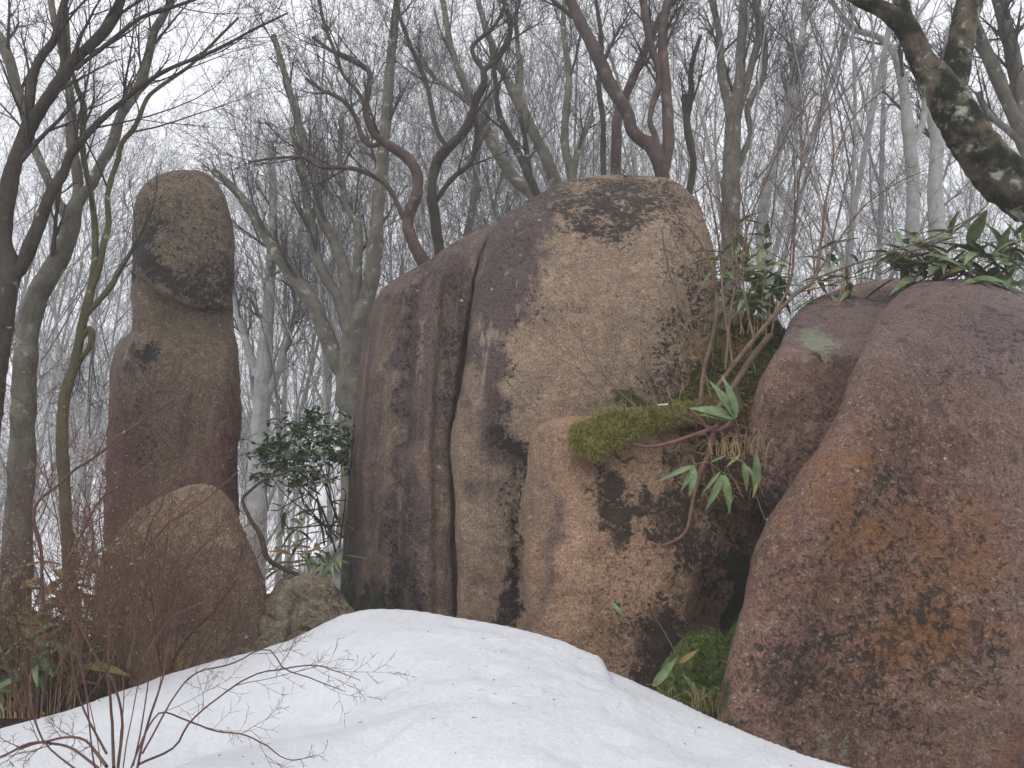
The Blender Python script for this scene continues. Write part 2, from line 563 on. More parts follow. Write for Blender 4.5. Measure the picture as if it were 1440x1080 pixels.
def boulder(name, L, R, D, rpx, roll, thick, mat, label, cat, stains_and_shade=None, step=2.4, amp=(0.03, 0.012, 0.005), nf=None, kind=None, fine=True, seed=0.0, parent=None, facet=0.10):
    Ls, Rs = np.array(L, float), np.array(R, float)
    plen = lambda a: np.linalg.norm(np.diff(a, axis=0), axis=1).sum()
    nr = max(16, int(max(plen(Ls), plen(Rs)) / step))
    Lp, Rp = crom(Ls, nr + 1), crom(Rs, nr + 1)
    wmax = np.linalg.norm(Lp - Rp, axis=1).max()
    nf = nf or max(12, int(wmax / step))
    nb = max(6, nf // 6)
    u = np.linspace(0, 1, nf + 1)
    u = 0.55 * u + 0.45 * (0.5 - 0.5 * np.cos(math.pi * u))
    ub = 0.5 - 0.5 * np.cos(math.pi * np.linspace(0, 1, nb + 1))[::-1]
    uu = np.concatenate([u, ub[1:-1]])
    front = np.concatenate([np.ones(nf + 1), np.zeros(nb - 1)])
    A, B = Lp[1:], Rp[1:]
    X = A[:, None, 0] * (1 - uu) + B[:, None, 0] * uu
    Y = A[:, None, 1] * (1 - uu) + B[:, None, 1] * uu
    outline = np.vstack([Lp[::-1][::3], Rp[::3]]) if nr > 60 else np.vstack([Lp[::-1], Rp])
    outline = np.vstack([Lp[::-1], Rp])[::2]
    d = polydist(X, Y, outline)
    d[:, 0] = 0
    d[:, nf] = 0
    rr = rpx(X, Y) if callable(rpx) else rpx
    ro = roll(X, Y) if callable(roll) else roll
    pf = np.sqrt(np.clip(1 - (1 - np.clip(d / rr, 0, 1)) ** 2, 0, 1))
    base = D(X, Y)
    fr = base + ro * (1 - pf)
    rb = wmax * 0.5
    bk = base + ro + thick * np.sqrt(np.clip(1 - (1 - np.clip(d / rb, 0, 1)) ** 2, 0, 1))
    dep = np.where(front > 0, fr, bk)
    V = P(X, Y, dep)
    top = P(Lp[0, 0], Lp[0, 1], float(D(np.array([[Lp[0, 0]]]), np.array([[Lp[0, 1]]]))[0, 0]) + float(np.mean(ro)))
    n, m = X.shape
    Vf = V.reshape(-1, 3)
    allv = np.vstack([Vf, top[None]])
    q = allv + seed
    off = np.zeros_like(allv)
    for a, sc, oc in ((amp[0], 1.6, 2), (amp[1], 6.0, 2), (amp[2], 22.0, 2)):
        if a:
            w = np.stack([fbm(q + 31.7 * j, sc, oc) for j in range(3)], -1)
            w[:, 1] *= 1.4
            off += a * w
    rg = np.abs(pn(q * np.array([1.5, 1.5, 0.9]) + 4)) + 0.5 * np.abs(pn(q * np.array([3.6, 3.6, 2.2]) + 8))
    off[:, 1] += facet * (0.3 - rg)
    allv = allv + off
    i = np.arange(n - 1)[:, None] * m
    j = np.arange(m)[None, :]
    j2 = (j + 1) % m
    Q = np.stack([(i + j).ravel(), (i + m + j).ravel(), (i + m + j2).ravel(), (i + j2).ravel()], -1)
    jj = np.arange(m)
    T = np.stack([np.full(m, n * m), jj, (jj + 1) % m], -1)
    att = {k: np.zeros(n * m + 1) for k in ('dk', 'rust', 'pu', 'li', 'mo')}
    if stains_and_shade:
        w1 = 1.6 * fbm(allv[:-1], 2.5, 5).reshape(n, m)
        w2 = 1.6 * fbm(allv[:-1] + 50, 2.5, 5).reshape(n, m)
        XX, YY = X + w1 * 30, Y + w2 * 40
        for k, v in stains_and_shade(XX, YY).items():
            a = np.clip(np.asarray(v) * {'dk': 1.4, 'rust': 1.4, 'li': 1.2}.get(k, 1.1), 0, 1.5)
            att[k][:-1] = a.ravel()
            att[k][-1] = a[0].mean()
    lo = allv[:, 2].min()
    org = np.array([allv[:, 0].mean(), allv[:, 1].mean(), lo])
    me = mesh(name, allv - org, Q, T, [mat], attrs=att)
    o = link(name, me, loc=Vector(org), parent=parent)
    if label:
        tag(o, label, cat)
    if kind:
        o['kind'] = kind
    FR[name + str(len(FR))] = None
    o_front = (X[:, :nf + 1], Y[:, :nf + 1], allv[:-1].reshape(n, m, 3)[:, :nf + 1])
    return o, o_front


FR = {}
# the long ridge boulder in the middle
RIDGE = [(800, 240), (785, 300), (752, 400), (725, 500), (705, 600), (712, 680), (735, 760), (735, 900)]


def D_main(X, Y):
    rx = xat(Y, RIDGE)
    t = rx - X
    d = 6.55 + 0.0021 * np.sqrt(np.clip(t, 0, None) ** 2 + 400) * (t > -400) * sstep(t, -30, 30)
    d = d + 0.0011 * np.clip(560 - Y, 0, None) + 0.0000016 * np.clip(470 - Y, 0, None) ** 2.3 * 0.8
    d = d + 0.0012 * np.clip(X - 900, 0, None)
    d -= 0.06 * blob(X, Y, 800, 470, 90, 130)
    d += 0.07 * np.exp(-((X - xat(Y, [(720, 600), (728, 700), (728, 900)])) / 9) ** 2) * sstep(Y, 600, 680)
    return d


def S_main(X, Y):
    rx = xat(Y, RIDGE)
    left = sstep(rx - X, -12, 25) * (1 - sstep(Y, 560, 700) * sstep(690 - X, 0, 30))
    pu = left * 1.15 * (1 - 0.75 * blob(X, Y, 655, 560, 16, 160)) + 0.8 * sstep(Y, 560, 600) * np.exp(-((X - 712) / 17) ** 2) * (1 - sstep(Y, 650, 700))
    pu = pu * (1 - sstep(Y, 620, 720) * 0.8)
    dk = 0.3 * np.exp(-((X - (rx - 5)) / 15) ** 2) * sstep(Y, 330, 420) + 0.4 * blob(X, Y, 935, 460, 40, 40) + 0.42 * blob(X, Y, 935, 540, 45, 45)
    dk += 0.5 * blob(X, Y, 850, 290, 110, 35) + 0.35 * blob(X, Y, 900, 270, 120, 40) + 0.65 * np.exp(-((X - 729) / 6) ** 2) * sstep(Y, 610, 660) + 0.5 * blob(X, Y, 722, 840, 14, 50) + 0.6 * blob(X, Y, 712, 640, 20, 40)  # stripe and low blob beside the step boulder paint in crack shade
    dk += 0.4 * blob(X, Y, 985, 420, 40, 120) + 0.26
    dk -= 0.3 * blob(X, Y, 830, 520, 70, 100) + 0.5 * blob(X, Y, 675, 740, 40, 130)
    rust = 0.55 * blob(X, Y, 655, 640, 22, 120) + 0.35 * blob(X, Y, 840, 540, 80, 70) + 0.4 * blob(X, Y, 690, 780, 30, 90)
    mo = 1.0 * blob(X, Y, 930, 585, 110, 22) + 0.4 * blob(X, Y, 1020, 460, 50, 60) + 0.3 * blob(X, Y, 830, 300, 40, 30) + 0.45 * blob(X, Y, 640, 850, 12, 40)
    li = 0.5 * blob(X, Y, 645, 840, 10, 40) + 0.45 * blob(X, Y, 880, 250, 120, 12)
    return dict(pu=pu, dk=dk, rust=rust, mo=mo, li=li)


boulder('boulder',
        [(880, 246), (838, 249), (795, 257), (762, 270), (735, 286), (710, 302), (692, 320), (680, 350), (671, 385), (662, 440), (656, 500), (646, 550), (637, 600), (636, 650), (641, 720), (643, 800), (641, 880), (641, 960)],
        [(880, 246), (918, 248), (945, 254), (968, 268), (985, 290), (998, 325), (1006, 370), (1015, 420), (1028, 460), (1038, 540), (1045, 640), (1050, 760), (1050, 860), (1050, 960)],
        D_main, lambda X, Y: 16 + 85 * sstep(720 - Y, 250, 470) * sstep(X, 690, 800), lambda X, Y: 0.15 + 0.57 * sstep(720 - Y, 250, 470) * sstep(X, 690, 800), 2.2, M_MAIN,
        'tallest domed granite boulder, tan front face with a purple grey band down its left', 'boulder', S_main, step=2.6)


def D_slab(X, Y):
    d = 6.95 + 0.0016 * np.clip(640 - X, 0, None) + 0.0000095 * np.clip(590 - X, 0, None) ** 2.4
    d = d + 0.0012 * np.clip(640 - Y, 0, None)
    c1 = [(612, 360), (590, 410), (577, 460), (574, 600), (563, 720), (560, 950)]
    x1 = xat(Y, c1)
    d += 0.10 * np.exp(-((X - x1) / 6) ** 2) + 0.09 * sstep(x1 - X, -4, 10) - 0.04 * np.exp(-((X - x1 - 26) / 16) ** 2)
    x2 = xat(Y, [(560, 395), (545, 470), (535, 560), (522, 700), (515, 950)])
    d += 0.07 * np.exp(-((X - x2) / 6) ** 2) - 0.03 * np.exp(-((X - x2 - 18) / 10) ** 2)
    x3 = xat(Y, [(632, 350), (618, 430), (608, 600), (606, 950)])
    d += 0.07 * sstep(X - x3, -4, 6) * sstep(Y, 360, 420)
    d += 0.22 * sstep(X - xat(Y, [(690, 318), (662, 440), (637, 600), (641, 960)]), -8, 4) * 0.6
    return d


def S_slab(X, Y):
    x1 = xat(Y, [(612, 360), (590, 410), (577, 460), (574, 600), (563, 720), (560, 950)])
    pu = 0.65 + 0.3 * np.exp(-((X - x1) / 20) ** 2) - 0.6 * np.exp(-((X - 606) / 16) ** 2) * sstep(Y, 560, 640) - 0.45 * np.exp(-((X - (x1 - 32)) / 12) ** 2) * sstep(Y, 430, 480)
    dk = 0.5 * np.exp(-((X - (x1 - 8)) / 13) ** 2) + 0.6 * blob(X, Y, 640, 470, 24, 110) + 0.35 * blob(X, Y, 640, 620, 20, 100) + 0.6 * blob(X, Y, 575, 820, 18, 50) + 0.15  # dark band along the groove stands in for its shade
    li = 0.72 * np.exp(-((X - (x1 - 32)) / 9) ** 2) * sstep(Y, 440, 500) * (1 - sstep(Y, 600, 680)) + 0.55 * np.exp(-((X - (x1 + 40)) / 7) ** 2) * (1 - sstep(Y, 420, 520)) + 0.45 * blob(X, Y, 545, 845, 30, 30) + 0.45 * blob(X, Y, 640, 850, 8, 50)
    mo = 0.75 * blob(X, Y, 520, 850, 50, 45) + 0.6 * blob(X, Y, 487, 790, 10, 60) + 0.45 * blob(X, Y, 634, 800, 10, 60)
    rust = 0.4 * np.exp(-((X - 606) / 14) ** 2) * sstep(Y, 520, 640)
    return dict(pu=pu, dk=dk, li=li, mo=mo, rust=rust)


boulder('boulder',
        [(700, 312), (668, 325), (640, 339), (612, 360), (590, 374), (560, 390), (537, 408), (520, 437), (511, 480), (503, 530), (499, 580), (496, 630), (491, 680), (484, 740), (480, 800), (477, 870), (474, 960)],
        [(700, 312), (715, 325), (718, 380), (705, 450), (695, 520), (690, 600), (690, 700), (690, 960)],
        D_slab, lambda X, Y: 34 + 0 * X, lambda X, Y: 0.45 + 0 * X, 1.8, M_SLAB,
        'dark fluted granite slab with vertical grooves, left of the tallest boulder', 'boulder', S_slab, step=2.4)


def D_step(X, Y):
    d = 5.95 + 0.0016 * np.clip(X - 930, 0, None) + 0.00001 * np.clip(X - 940, 0, None) ** 2
    d += 0.0007 * np.clip(700 - Y, 0, None) - 0.1 * blob(X, Y, 800, 780, 90, 180)
    d += 0.12 * blob(X, Y, 840, 652, 22, 14) + 0.05 * sstep(860 - X, 0, 60) * (1 - sstep(Y, 640, 700)) * 0
    d += 0.35 * sstep(X, 960, 1010) * sstep(Y, 780, 880)
    d -= 0.08 * blob(X, Y, 940, 860, 60, 60)
    return d


def S_step(X, Y):
    dk = 0.25 * sstep(X, 780, 850) + 0.9 * blob(X, Y, 855, 700, 12, 45) + 0.8 * blob(X, Y, 895, 720, 35, 16) + 0.85 * blob(X, Y, 870, 745, 14, 50) + 0.7 * blob(X, Y, 850, 755, 18, 9)
    dk += 0.95 * blob(X, Y, 955, 725, 30, 40) + 0.7 * blob(X, Y, 960, 640, 45, 28) + 0.6 * blob(X, Y, 1000, 780, 60, 70) + 0.9 * blob(X, Y, 935, 925, 40, 60) + 0.35 * blob(X, Y, 880, 880, 60, 60)
    dk += 0.3 * sstep(X, 985, 1050) * sstep(Y, 730, 820)  # darker low on the right, towards the gap
    dk -= 0.35 * sstep(785 - X, 0, 30)
    mo = 0.8 * blob(X, Y, 850, 640, 50, 14) + 0.95 * sstep(X, 990, 1035) * sstep(Y, 750, 850) + 0.55 * blob(X, Y, 955, 640, 30, 24) + 0.6 * blob(X, Y, 945, 960, 40, 60) + 0.35 * blob(X, Y, 960, 730, 26, 30)
    rust = 0.85 * blob(X, Y, 797, 680, 9, 80) + 0.55 * blob(X, Y, 745, 840, 14, 70) + 0.4 * blob(X, Y, 800, 800, 60, 60)
    li = 0.85 * blob(X, Y, 903, 650, 14, 10) + 0.95 * blob(X, Y, 780, 594, 36, 9) + 0.5 * blob(X, Y, 970, 760, 30, 30) + 0.45 * blob(X, Y, 734, 790, 6, 40)
    pu = 0.6 * blob(X, Y, 775, 760, 14, 100) + 0.3 * sstep(785 - X, 0, 25)
    return dict(dk=dk, mo=mo, rust=rust, li=li, pu=pu)


boulder('boulder',
        [(800, 585), (775, 588), (757, 597), (746, 612), (742, 640), (739, 690), (737, 740), (735, 790), (738, 840), (744, 890), (752, 1000)],
        [(800, 585), (850, 586), (910, 588), (965, 598), (1005, 615), (1040, 645), (1065, 690), (1078, 740), (1082, 800), (1082, 900), (1082, 1040)],
        D_step, lambda X, Y: 15 + 10 * sstep(X, 760, 900), lambda X, Y: 0.16 + 0 * X, 0.9, M_STEP,
        'low pinkish step boulder with black lichen patches, under the moss cushion', 'boulder', S_step, step=2.2)


def D_rs(X, Y):
    lip = 508 - (X - 1080) * 0.07
    t = lip - Y
    return 5.45 + 0.015 * np.where(t > 0, np.sqrt(np.clip(t, 0, None) ** 2 + 60) - 7.7, 0) + 0.001 * np.clip(Y - 508, -50, None) * -1 * 0 + 0.0006 * np.clip(X - 1100, 0, None)


def S_rs(X, Y):
    return dict(pu=0.55 * (1 - sstep(Y, 480, 520)) + 0.25, dk=0.2 + 0.4 * sstep(Y, 510, 560) * 0.5 + 0.6 * blob(X, Y, 1090, 690, 40, 50),
                li=1.5 * blob(X, Y, 1146, 490, 40, 18) + 0.62 * blob(X, Y, 1120, 445, 30, 18) + 0.6 * blob(X, Y, 1200, 402, 50, 12),
                mo=0.95 * blob(X, Y, 1150, 508, 20, 8) + 0.4 * blob(X, Y, 1085, 720, 20, 30), rust=0.3 * blob(X, Y, 1110, 520, 40, 12))


boulder('boulder',
        [(1262, 389), (1225, 393), (1198, 399), (1170, 409), (1140, 425), (1118, 441), (1104, 468), (1088, 500), (1070, 535), (1058, 575), (1052, 630), (1056, 680), (1074, 715), (1085, 760), (1090, 900)],
        [(1262, 389), (1300, 398), (1330, 430), (1335, 520), (1290, 640), (1240, 740), (1220, 900)],
        D_rs, lambda X, Y: 16 + 0 * X, lambda X, Y: 0.18 + 0 * X, 1.4, M_RIGHT,
        'grey brown boulder wedged behind the big right boulder, with a round pale lichen patch', 'boulder', S_rs, step=2.6)


def D_rb(X, Y):
    d = 4.55 - 0.0006 * (X - 1050) + 0.0010 * np.clip(1000 - Y, 0, None)
    d = d + 0.0000125 * np.clip(620 - Y, 0, None) ** 2
    ex = xat(Y, [(1330, 393), (1255, 430), (1220, 510), (1190, 590), (1150, 660), (1105, 740), (1080, 820), (1060, 920), (1040, 1080)])
    d = d - 0.10 * np.exp(-((X - ex - 45) / 50) ** 2)
    d += 0.04 * np.sin(X * 0.012 + Y * 0.006)
    return d


def S_rb(X, Y):
    dk = 0.5 * blob(X, Y, 1260, 820, 170, 200) + 0.35 * blob(X, Y, 1090, 960, 60, 90) + 0.4 * blob(X, Y, 1270, 650, 60, 60) + 0.3 * blob(X, Y, 1180, 950, 200, 90) + 0.1 + 0.25 * blob(X, Y, 1400, 950, 50, 120)
    dk += 0.4 * blob(X, Y, 1410, 480, 60, 30) + 0.3 * blob(X, Y, 1330, 530, 60, 30)
    rust = 0.35 * blob(X, Y, 1195, 660, 40, 75) + 0.6 * blob(X, Y, 1210, 760, 60, 45) + 0.35 * blob(X, Y, 1240, 930, 90, 50) + 0.55 * blob(X, Y, 1290, 880, 60, 40) + 0.4 * blob(X, Y, 1340, 760, 50, 60) + 0.62 * sstep(Y, 540, 680) + 0.25 * blob(X, Y, 1260, 420, 50, 25) + 0.45 * blob(X, Y, 1410, 900, 25, 25)
    li = 0.98 * blob(X, Y, 1222, 1052, 24, 26) + 0.72 * blob(X, Y, 1172, 1040, 24, 26) + 0.5 * blob(X, Y, 1075, 860, 10, 30) + 0.75 * blob(X, Y, 1425, 405, 70, 13) + 0.45 * blob(X, Y, 1100, 1005, 40, 20) + 0.8 * blob(X, Y, 1062, 770, 9, 60, 1) * 0.8
    mo = 0.65 * blob(X, Y, 1020, 980, 34, 90) + 0.6 * blob(X, Y, 1425, 410, 50, 14) + 0.45 * blob(X, Y, 1055, 780, 7, 80)
    pu = 0.55 * (1 - sstep(Y, 470, 600)) + 0.25 * sstep(X, 1340, 1420) + 0.15  # paler mauve top: its lit look is put into the colour
    return dict(dk=dk, rust=rust, li=li, mo=mo, pu=pu)


boulder('boulder',
        [(1340, 392), (1310, 393), (1285, 398), (1262, 414), (1240, 437), (1220, 472), (1205, 505), (1190, 545), (1172, 590), (1152, 628), (1125, 662), (1095, 705), (1072, 752), (1055, 800), (1042, 850), (1030, 900), (1020, 950), (1008, 1010), (998, 1080), (990, 1240)],
        [(1340, 392), (1390, 398), (1440, 410), (1500, 430), (1580, 480), (1660, 570), (1730, 700), (1780, 850), (1810, 1000), (1820, 1240)],
        D_rb, lambda X, Y: 20 + 50 * sstep(470 - Y, 0, 70) + 60 * sstep(X, 1400, 1600), lambda X, Y: 0.16 + 0.5 * sstep(470 - Y, 0, 70), 2.2, M_RIGHT,
        'huge reddish brown boulder filling the right side of the view, with rusty patches', 'boulder', S_rb, step=3.0)

# the standing stone on the left
CHIN = [(170, 375), (205, 392), (232, 414), (258, 428), (285, 432), (345, 430)]


def D_pin(X, Y):
    yc = np.interp(X, [c[0] for c in CHIN], [c[1] for c in CHIN])
    t = Y - yc
    d = 7.55 + 0.08 * sstep(t, -4, 7) - 0.05 * sstep(t, 8, 150) - 0.10 * np.exp(-(np.clip(-t, 0, None) / 60) ** 2) * (t < 0) + 0.10 * (t >= 0) * -1 * (1 - sstep(t, 0, 5))
    d = d + 0.0006 * np.clip(400 - Y, 0, None)
    d = d - 0.0009 * np.clip(Y - 480, 0, None)
    d += 0.16 * sstep(186 - X, -6, 10) * sstep(Y, 455, 470) * (1 - sstep(Y, 560, 720))
    return d


def S_pin(X, Y):
    yc = np.interp(X, [c[0] for c in CHIN], [c[1] for c in CHIN])
    t = Y - yc
    dk = 0.85 * np.exp(-((t + 32) / 26) ** 2) * (0.5 + 0.5 * sstep(260 - X, -60, 40)) + 0.9 * blob(X, Y, 205, 505, 24, 26) + 0.5 * blob(X, Y, 195, 620, 30, 60) + 0.35 * blob(X, Y, 190, 350, 15, 80) + 0.22 + 0.22 * (t < 0) + 0.3 * blob(X, Y, 325, 560, 14, 60)
    dk = dk - 0.35 * blob(X, Y, 275, 470, 50, 30) * 1
    pu = 0.8 * sstep(Y, 470, 600) * (0.55 + 0.6 * (blob(X, Y, 160, 620, 30, 160) + blob(X, Y, 325, 600, 26, 150))) + 0.25 * blob(X, Y, 280, 450, 40, 20)
    mo = 0.25 + 0.15 * blob(X, Y, 250, 250, 60, 30) + 0.3 * blob(X, Y, 215, 510, 20, 20)
    return dict(dk=dk, pu=pu, mo=mo, rust=0.3 * blob(X, Y, 290, 455, 40, 20) + 0.2 * sstep(Y, 540, 640), li=0.1 + 0 * X)


boulder('standing_stone',
        [(258, 240), (235, 243), (212, 252), (198, 266), (192, 284), (189, 310), (186, 340), (184, 380), (184, 420), (185, 450), (183, 466), (172, 474), (161, 488), (155, 515), (152, 560), (149, 620), (146, 690), (145, 760), (148, 850), (152, 980)],
        [(258, 240), (280, 241), (299, 250), (313, 266), (320, 288), (326, 318), (329, 350), (328, 395), (327, 430), (330, 465), (335, 500), (338, 550), (340, 590), (338, 615), (333, 632), (334, 680), (338, 740), (346, 820), (350, 980)],
        D_pin, lambda X, Y: 30 + 12 * sstep(400 - Y, 0, 100), 0.42, 0.8, M_PIN,
        'tall standing stone shaped like a head on a body with a chin ledge', 'standing stone', S_pin, step=1.9, amp=(0.03, 0.014, 0.006))


def D_low(X, Y):
    d = 6.25 + 0.004 * np.clip(770 - Y, 0, None) - 0.0008 * np.clip(Y - 770, 0, None) - 0.05 * blob(X, Y, 260, 800, 70, 70)
    y1 = np.interp(X, [140, 165, 195, 230, 400], [842, 828, 818, 835, 880])
    d -= 0.07 * sstep(Y - y1, -3, 6) * sstep(300 - X, 0, 90)
    return d


def S_low(X, Y):
    return dict(dk=0.12 + 0.3 * blob(X, Y, 270, 880, 90, 60), li=0.95 * blob(X, Y, 278, 690, 30, 9) + 0.3 * blob(X, Y, 260, 760, 70, 60), mo=0.12 + 0.3 * blob(X, Y, 380, 850, 20, 40),
                rust=0.4 * blob(X, Y, 310, 730, 40, 30) + 0.25, pu=0.3 * sstep(X, 290, 350))


boulder('boulder',
        [(286, 679), (262, 684), (234, 695), (205, 711), (178, 732), (156, 760), (143, 790), (135, 822), (130, 860), (126, 910), (122, 1020)],
        [(286, 679), (308, 688), (325, 706), (338, 733), (348, 758), (360, 785), (371, 812), (376, 840), (380, 870), (384, 910), (390, 1020)],
        D_low, 34, 0.3, 0.6, M_LOW, 'brown rounded boulder with a pale peak in front of the standing stone', 'boulder', S_low, step=2.2)

boulder('stone',
        [(428, 806), (410, 808), (395, 816), (384, 832), (372, 848), (356, 864), (344, 880), (338, 900), (334, 980)],
        [(428, 806), (448, 809), (466, 818), (480, 834), (490, 848), (500, 862), (508, 900), (512, 980)],
        lambda X, Y: 6.35 - 0.002 * (Y - 806) + 0.07 * np.exp(-((X - xat(Y, [(404, 806), (415, 850), (395, 980)])) / 6) ** 2), 18, 0.15, 0.5, M_LICH,
        'small stone crusted with pale lichen between the brown boulder and the fluted slab', 'stone',
        lambda X, Y: dict(li=0.7 * blob(X, Y, 415, 835, 50, 32) + 0.1, dk=0.3 + 0.5 * blob(X, Y, 460, 830, 20, 20), mo=0.95 * blob(X, Y, 425, 880, 22, 12) + 0.7 * blob(X, Y, 360, 864, 20, 9) + 0.15, rust=0.2 * blob(X, Y, 370, 890, 30, 20), pu=0 * X),
        step=1.8, amp=(0.03, 0.03, 0.012))
boulder('stone',
        [(372, 835), (356, 842), (345, 852), (335, 868), (325, 890), (318, 960)],
        [(372, 835), (385, 838), (395, 850), (400, 870), (404, 960)],
        lambda X, Y: 6.6 - 0.002 * (Y - 840) + 0 * X, 12, 0.12, 0.4, M_LICH, 'dark mossy stone at the foot of the brown boulder', 'stone',
        lambda X, Y: dict(li=0.1 + 0 * X, dk=0.6 + 0 * X, mo=0.85 * blob(X, Y, 360, 858, 30, 14), rust=0.2 + 0 * X, pu=0 * X), step=2.4, amp=(0.02, 0.03, 0.01))


# ------------------------------------------------------------------ moss: bodies and fronds
def fronds(front, n, ln, mat, parent, name, seed, droop=0.0, keep=None):
    X, Y, V = front
    rng = np.random.RandomState(seed)
    a, b = V.shape[:2]
    i = rng.randint(0, a - 1, n)
    j = rng.randint(0, b - 1, n)
    u, v = rng.rand(n, 1), rng.rand(n, 1)
    p = V[i, j] * (1 - u) * (1 - v) + V[i + 1, j] * u * (1 - v) + V[i, j + 1] * (1 - u) * v + V[i + 1, j + 1] * u * v
    e1, e2 = V[i + 1, j] - V[i, j], V[i, j + 1] - V[i, j]
    nn = np.cross(e1, e2)
    nn /= np.linalg.norm(nn, axis=1)[:, None] + 1e-12
    nn *= np.where(nn[:, 1:2] > 0, -1, 1)
    dr = nn + rng.normal(size=(n, 3)) * 0.55 + np.array([0, 0, 0.25 - droop])
    dr /= np.linalg.norm(dr, axis=1)[:, None]
    L = ln * (0.5 + rng.rand(n, 1))
    s = np.cross(dr, rng.normal(size=(n, 3)))
    s /= np.linalg.norm(s, axis=1)[:, None]
    w = 0.0016 + 0.0018 * rng.rand(n, 1)
    mid = p + dr * L * 0.55
    tip = p + dr * L + np.array([0, 0, -0.25]) * L + rng.normal(size=(n, 3)) * L * 0.15
    VV = np.stack([p - s * w, p + s * w, mid + s * w, mid - s * w, tip], 1).reshape(-1, 3)
    k = np.arange(n)[:, None] * 5
    Q = k + np.array([[0, 1, 2, 3]])
    T = k + np.array([[3, 2, 4]])
    loc = np.array(parent.location)
    return link(name, mesh(name, VV - loc, Q, T, [mat], smooth=False), parent, kind='stuff')


mp, mpf = boulder('moss_cushion',
                  [(801, 613), (806, 628), (819, 641), (836, 648), (852, 636), (876, 621), (908, 607), (945, 596), (1010, 585)],
                  [(801, 613), (810, 600), (830, 591), (855, 584), (885, 577), (915, 573), (945, 570), (970, 566), (1020, 556)],
                  lambda X, Y: 5.62 + 0.0006 * (X - 800) + 0.003 * np.clip(640 - Y, 0, None), 22, 0.16, 0.35, M_MOSS,
                  'yellow green moss cushion lying on top of the pinkish step boulder', 'moss', None, step=2.0, amp=(0.02, 0.035, 0.02))
fronds(mpf, 16000, 0.04, M_MOSS, mp, 'fronds', 1)

BANK_L = [(1045, 445), (1015, 462), (990, 485), (975, 520), (960, 548), (935, 570), (925, 600), (930, 650), (945, 720)]
BANK_R = [(1045, 445), (1080, 450), (1105, 468), (1118, 500), (1110, 560), (1100, 640), (1095, 720)]
bank, bankf = boulder('earth_bank', BANK_L, BANK_R, lambda X, Y: 6.6 - 0.0036 * np.clip(Y - 445, 0, 130) - 0.0008 * np.clip(Y - 575, 0, None), 14, 0.15, 0.8,
                      plain('brown earth', (0.03, 0.022, 0.014), (0.10, 0.065, 0.04), 30, 0.95, 0.03), 'mossy earth bank in the notch between the tallest boulder and the right boulders', 'bank', None, step=3.0, amp=(0.05, 0.06, 0.02))


def sub_front(front, x0, x1, y0, y1):
    X, Y, V = front
    rows = np.where((Y.mean(1) > y0) & (Y.mean(1) < y1))[0]
    cols = np.where((X[rows].mean(0) > x0) & (X[rows].mean(0) < x1))[0]
    return X[rows][:, cols], Y[rows][:, cols], V[rows][:, cols]


fronds(sub_front(bankf, 975, 1120, 455, 575), 15000, 0.045, M_MOSSD, bank, 'moss', 2)
fronds(sub_front(bankf, 960, 1120, 500, 590), 7000, 0.04, M_MOSS, bank, 'moss', 3)
fronds(sub_front(bankf, 930, 1120, 450, 700), 900, 0.13, M_DRY, bank, 'dry_grass', 4, droop=0.6)

for lab, Lx, Rx, dd in (
        ('rounded dark moss stone in the gap beside the huge right boulder', [(990, 886), (968, 892), (950, 908), (935, 935), (925, 965), (915, 1040)], [(990, 886), (1012, 889), (1030, 902), (1042, 925), (1050, 960), (1055, 1060)], 5.3),
        ('mossy stone tucked deepest into the dark gap, behind the rounded moss stone', [(1062, 858), (1045, 866), (1030, 880), (1022, 905), (1015, 1000)], [(1062, 858), (1078, 862), (1090, 880), (1095, 1000)], 5.45)):
    ms, msf = boulder('mossy_stone', Lx, Rx, lambda X, Y, dd=dd: dd - 0.001 * (Y - 880), 20, 0.2, 0.3, M_MOSSD, lab, 'stone', None, step=2.5, amp=(0.03, 0.04, 0.015))
    fronds(msf, 4500, 0.02, M_MOSSD, ms, 'moss', 5)


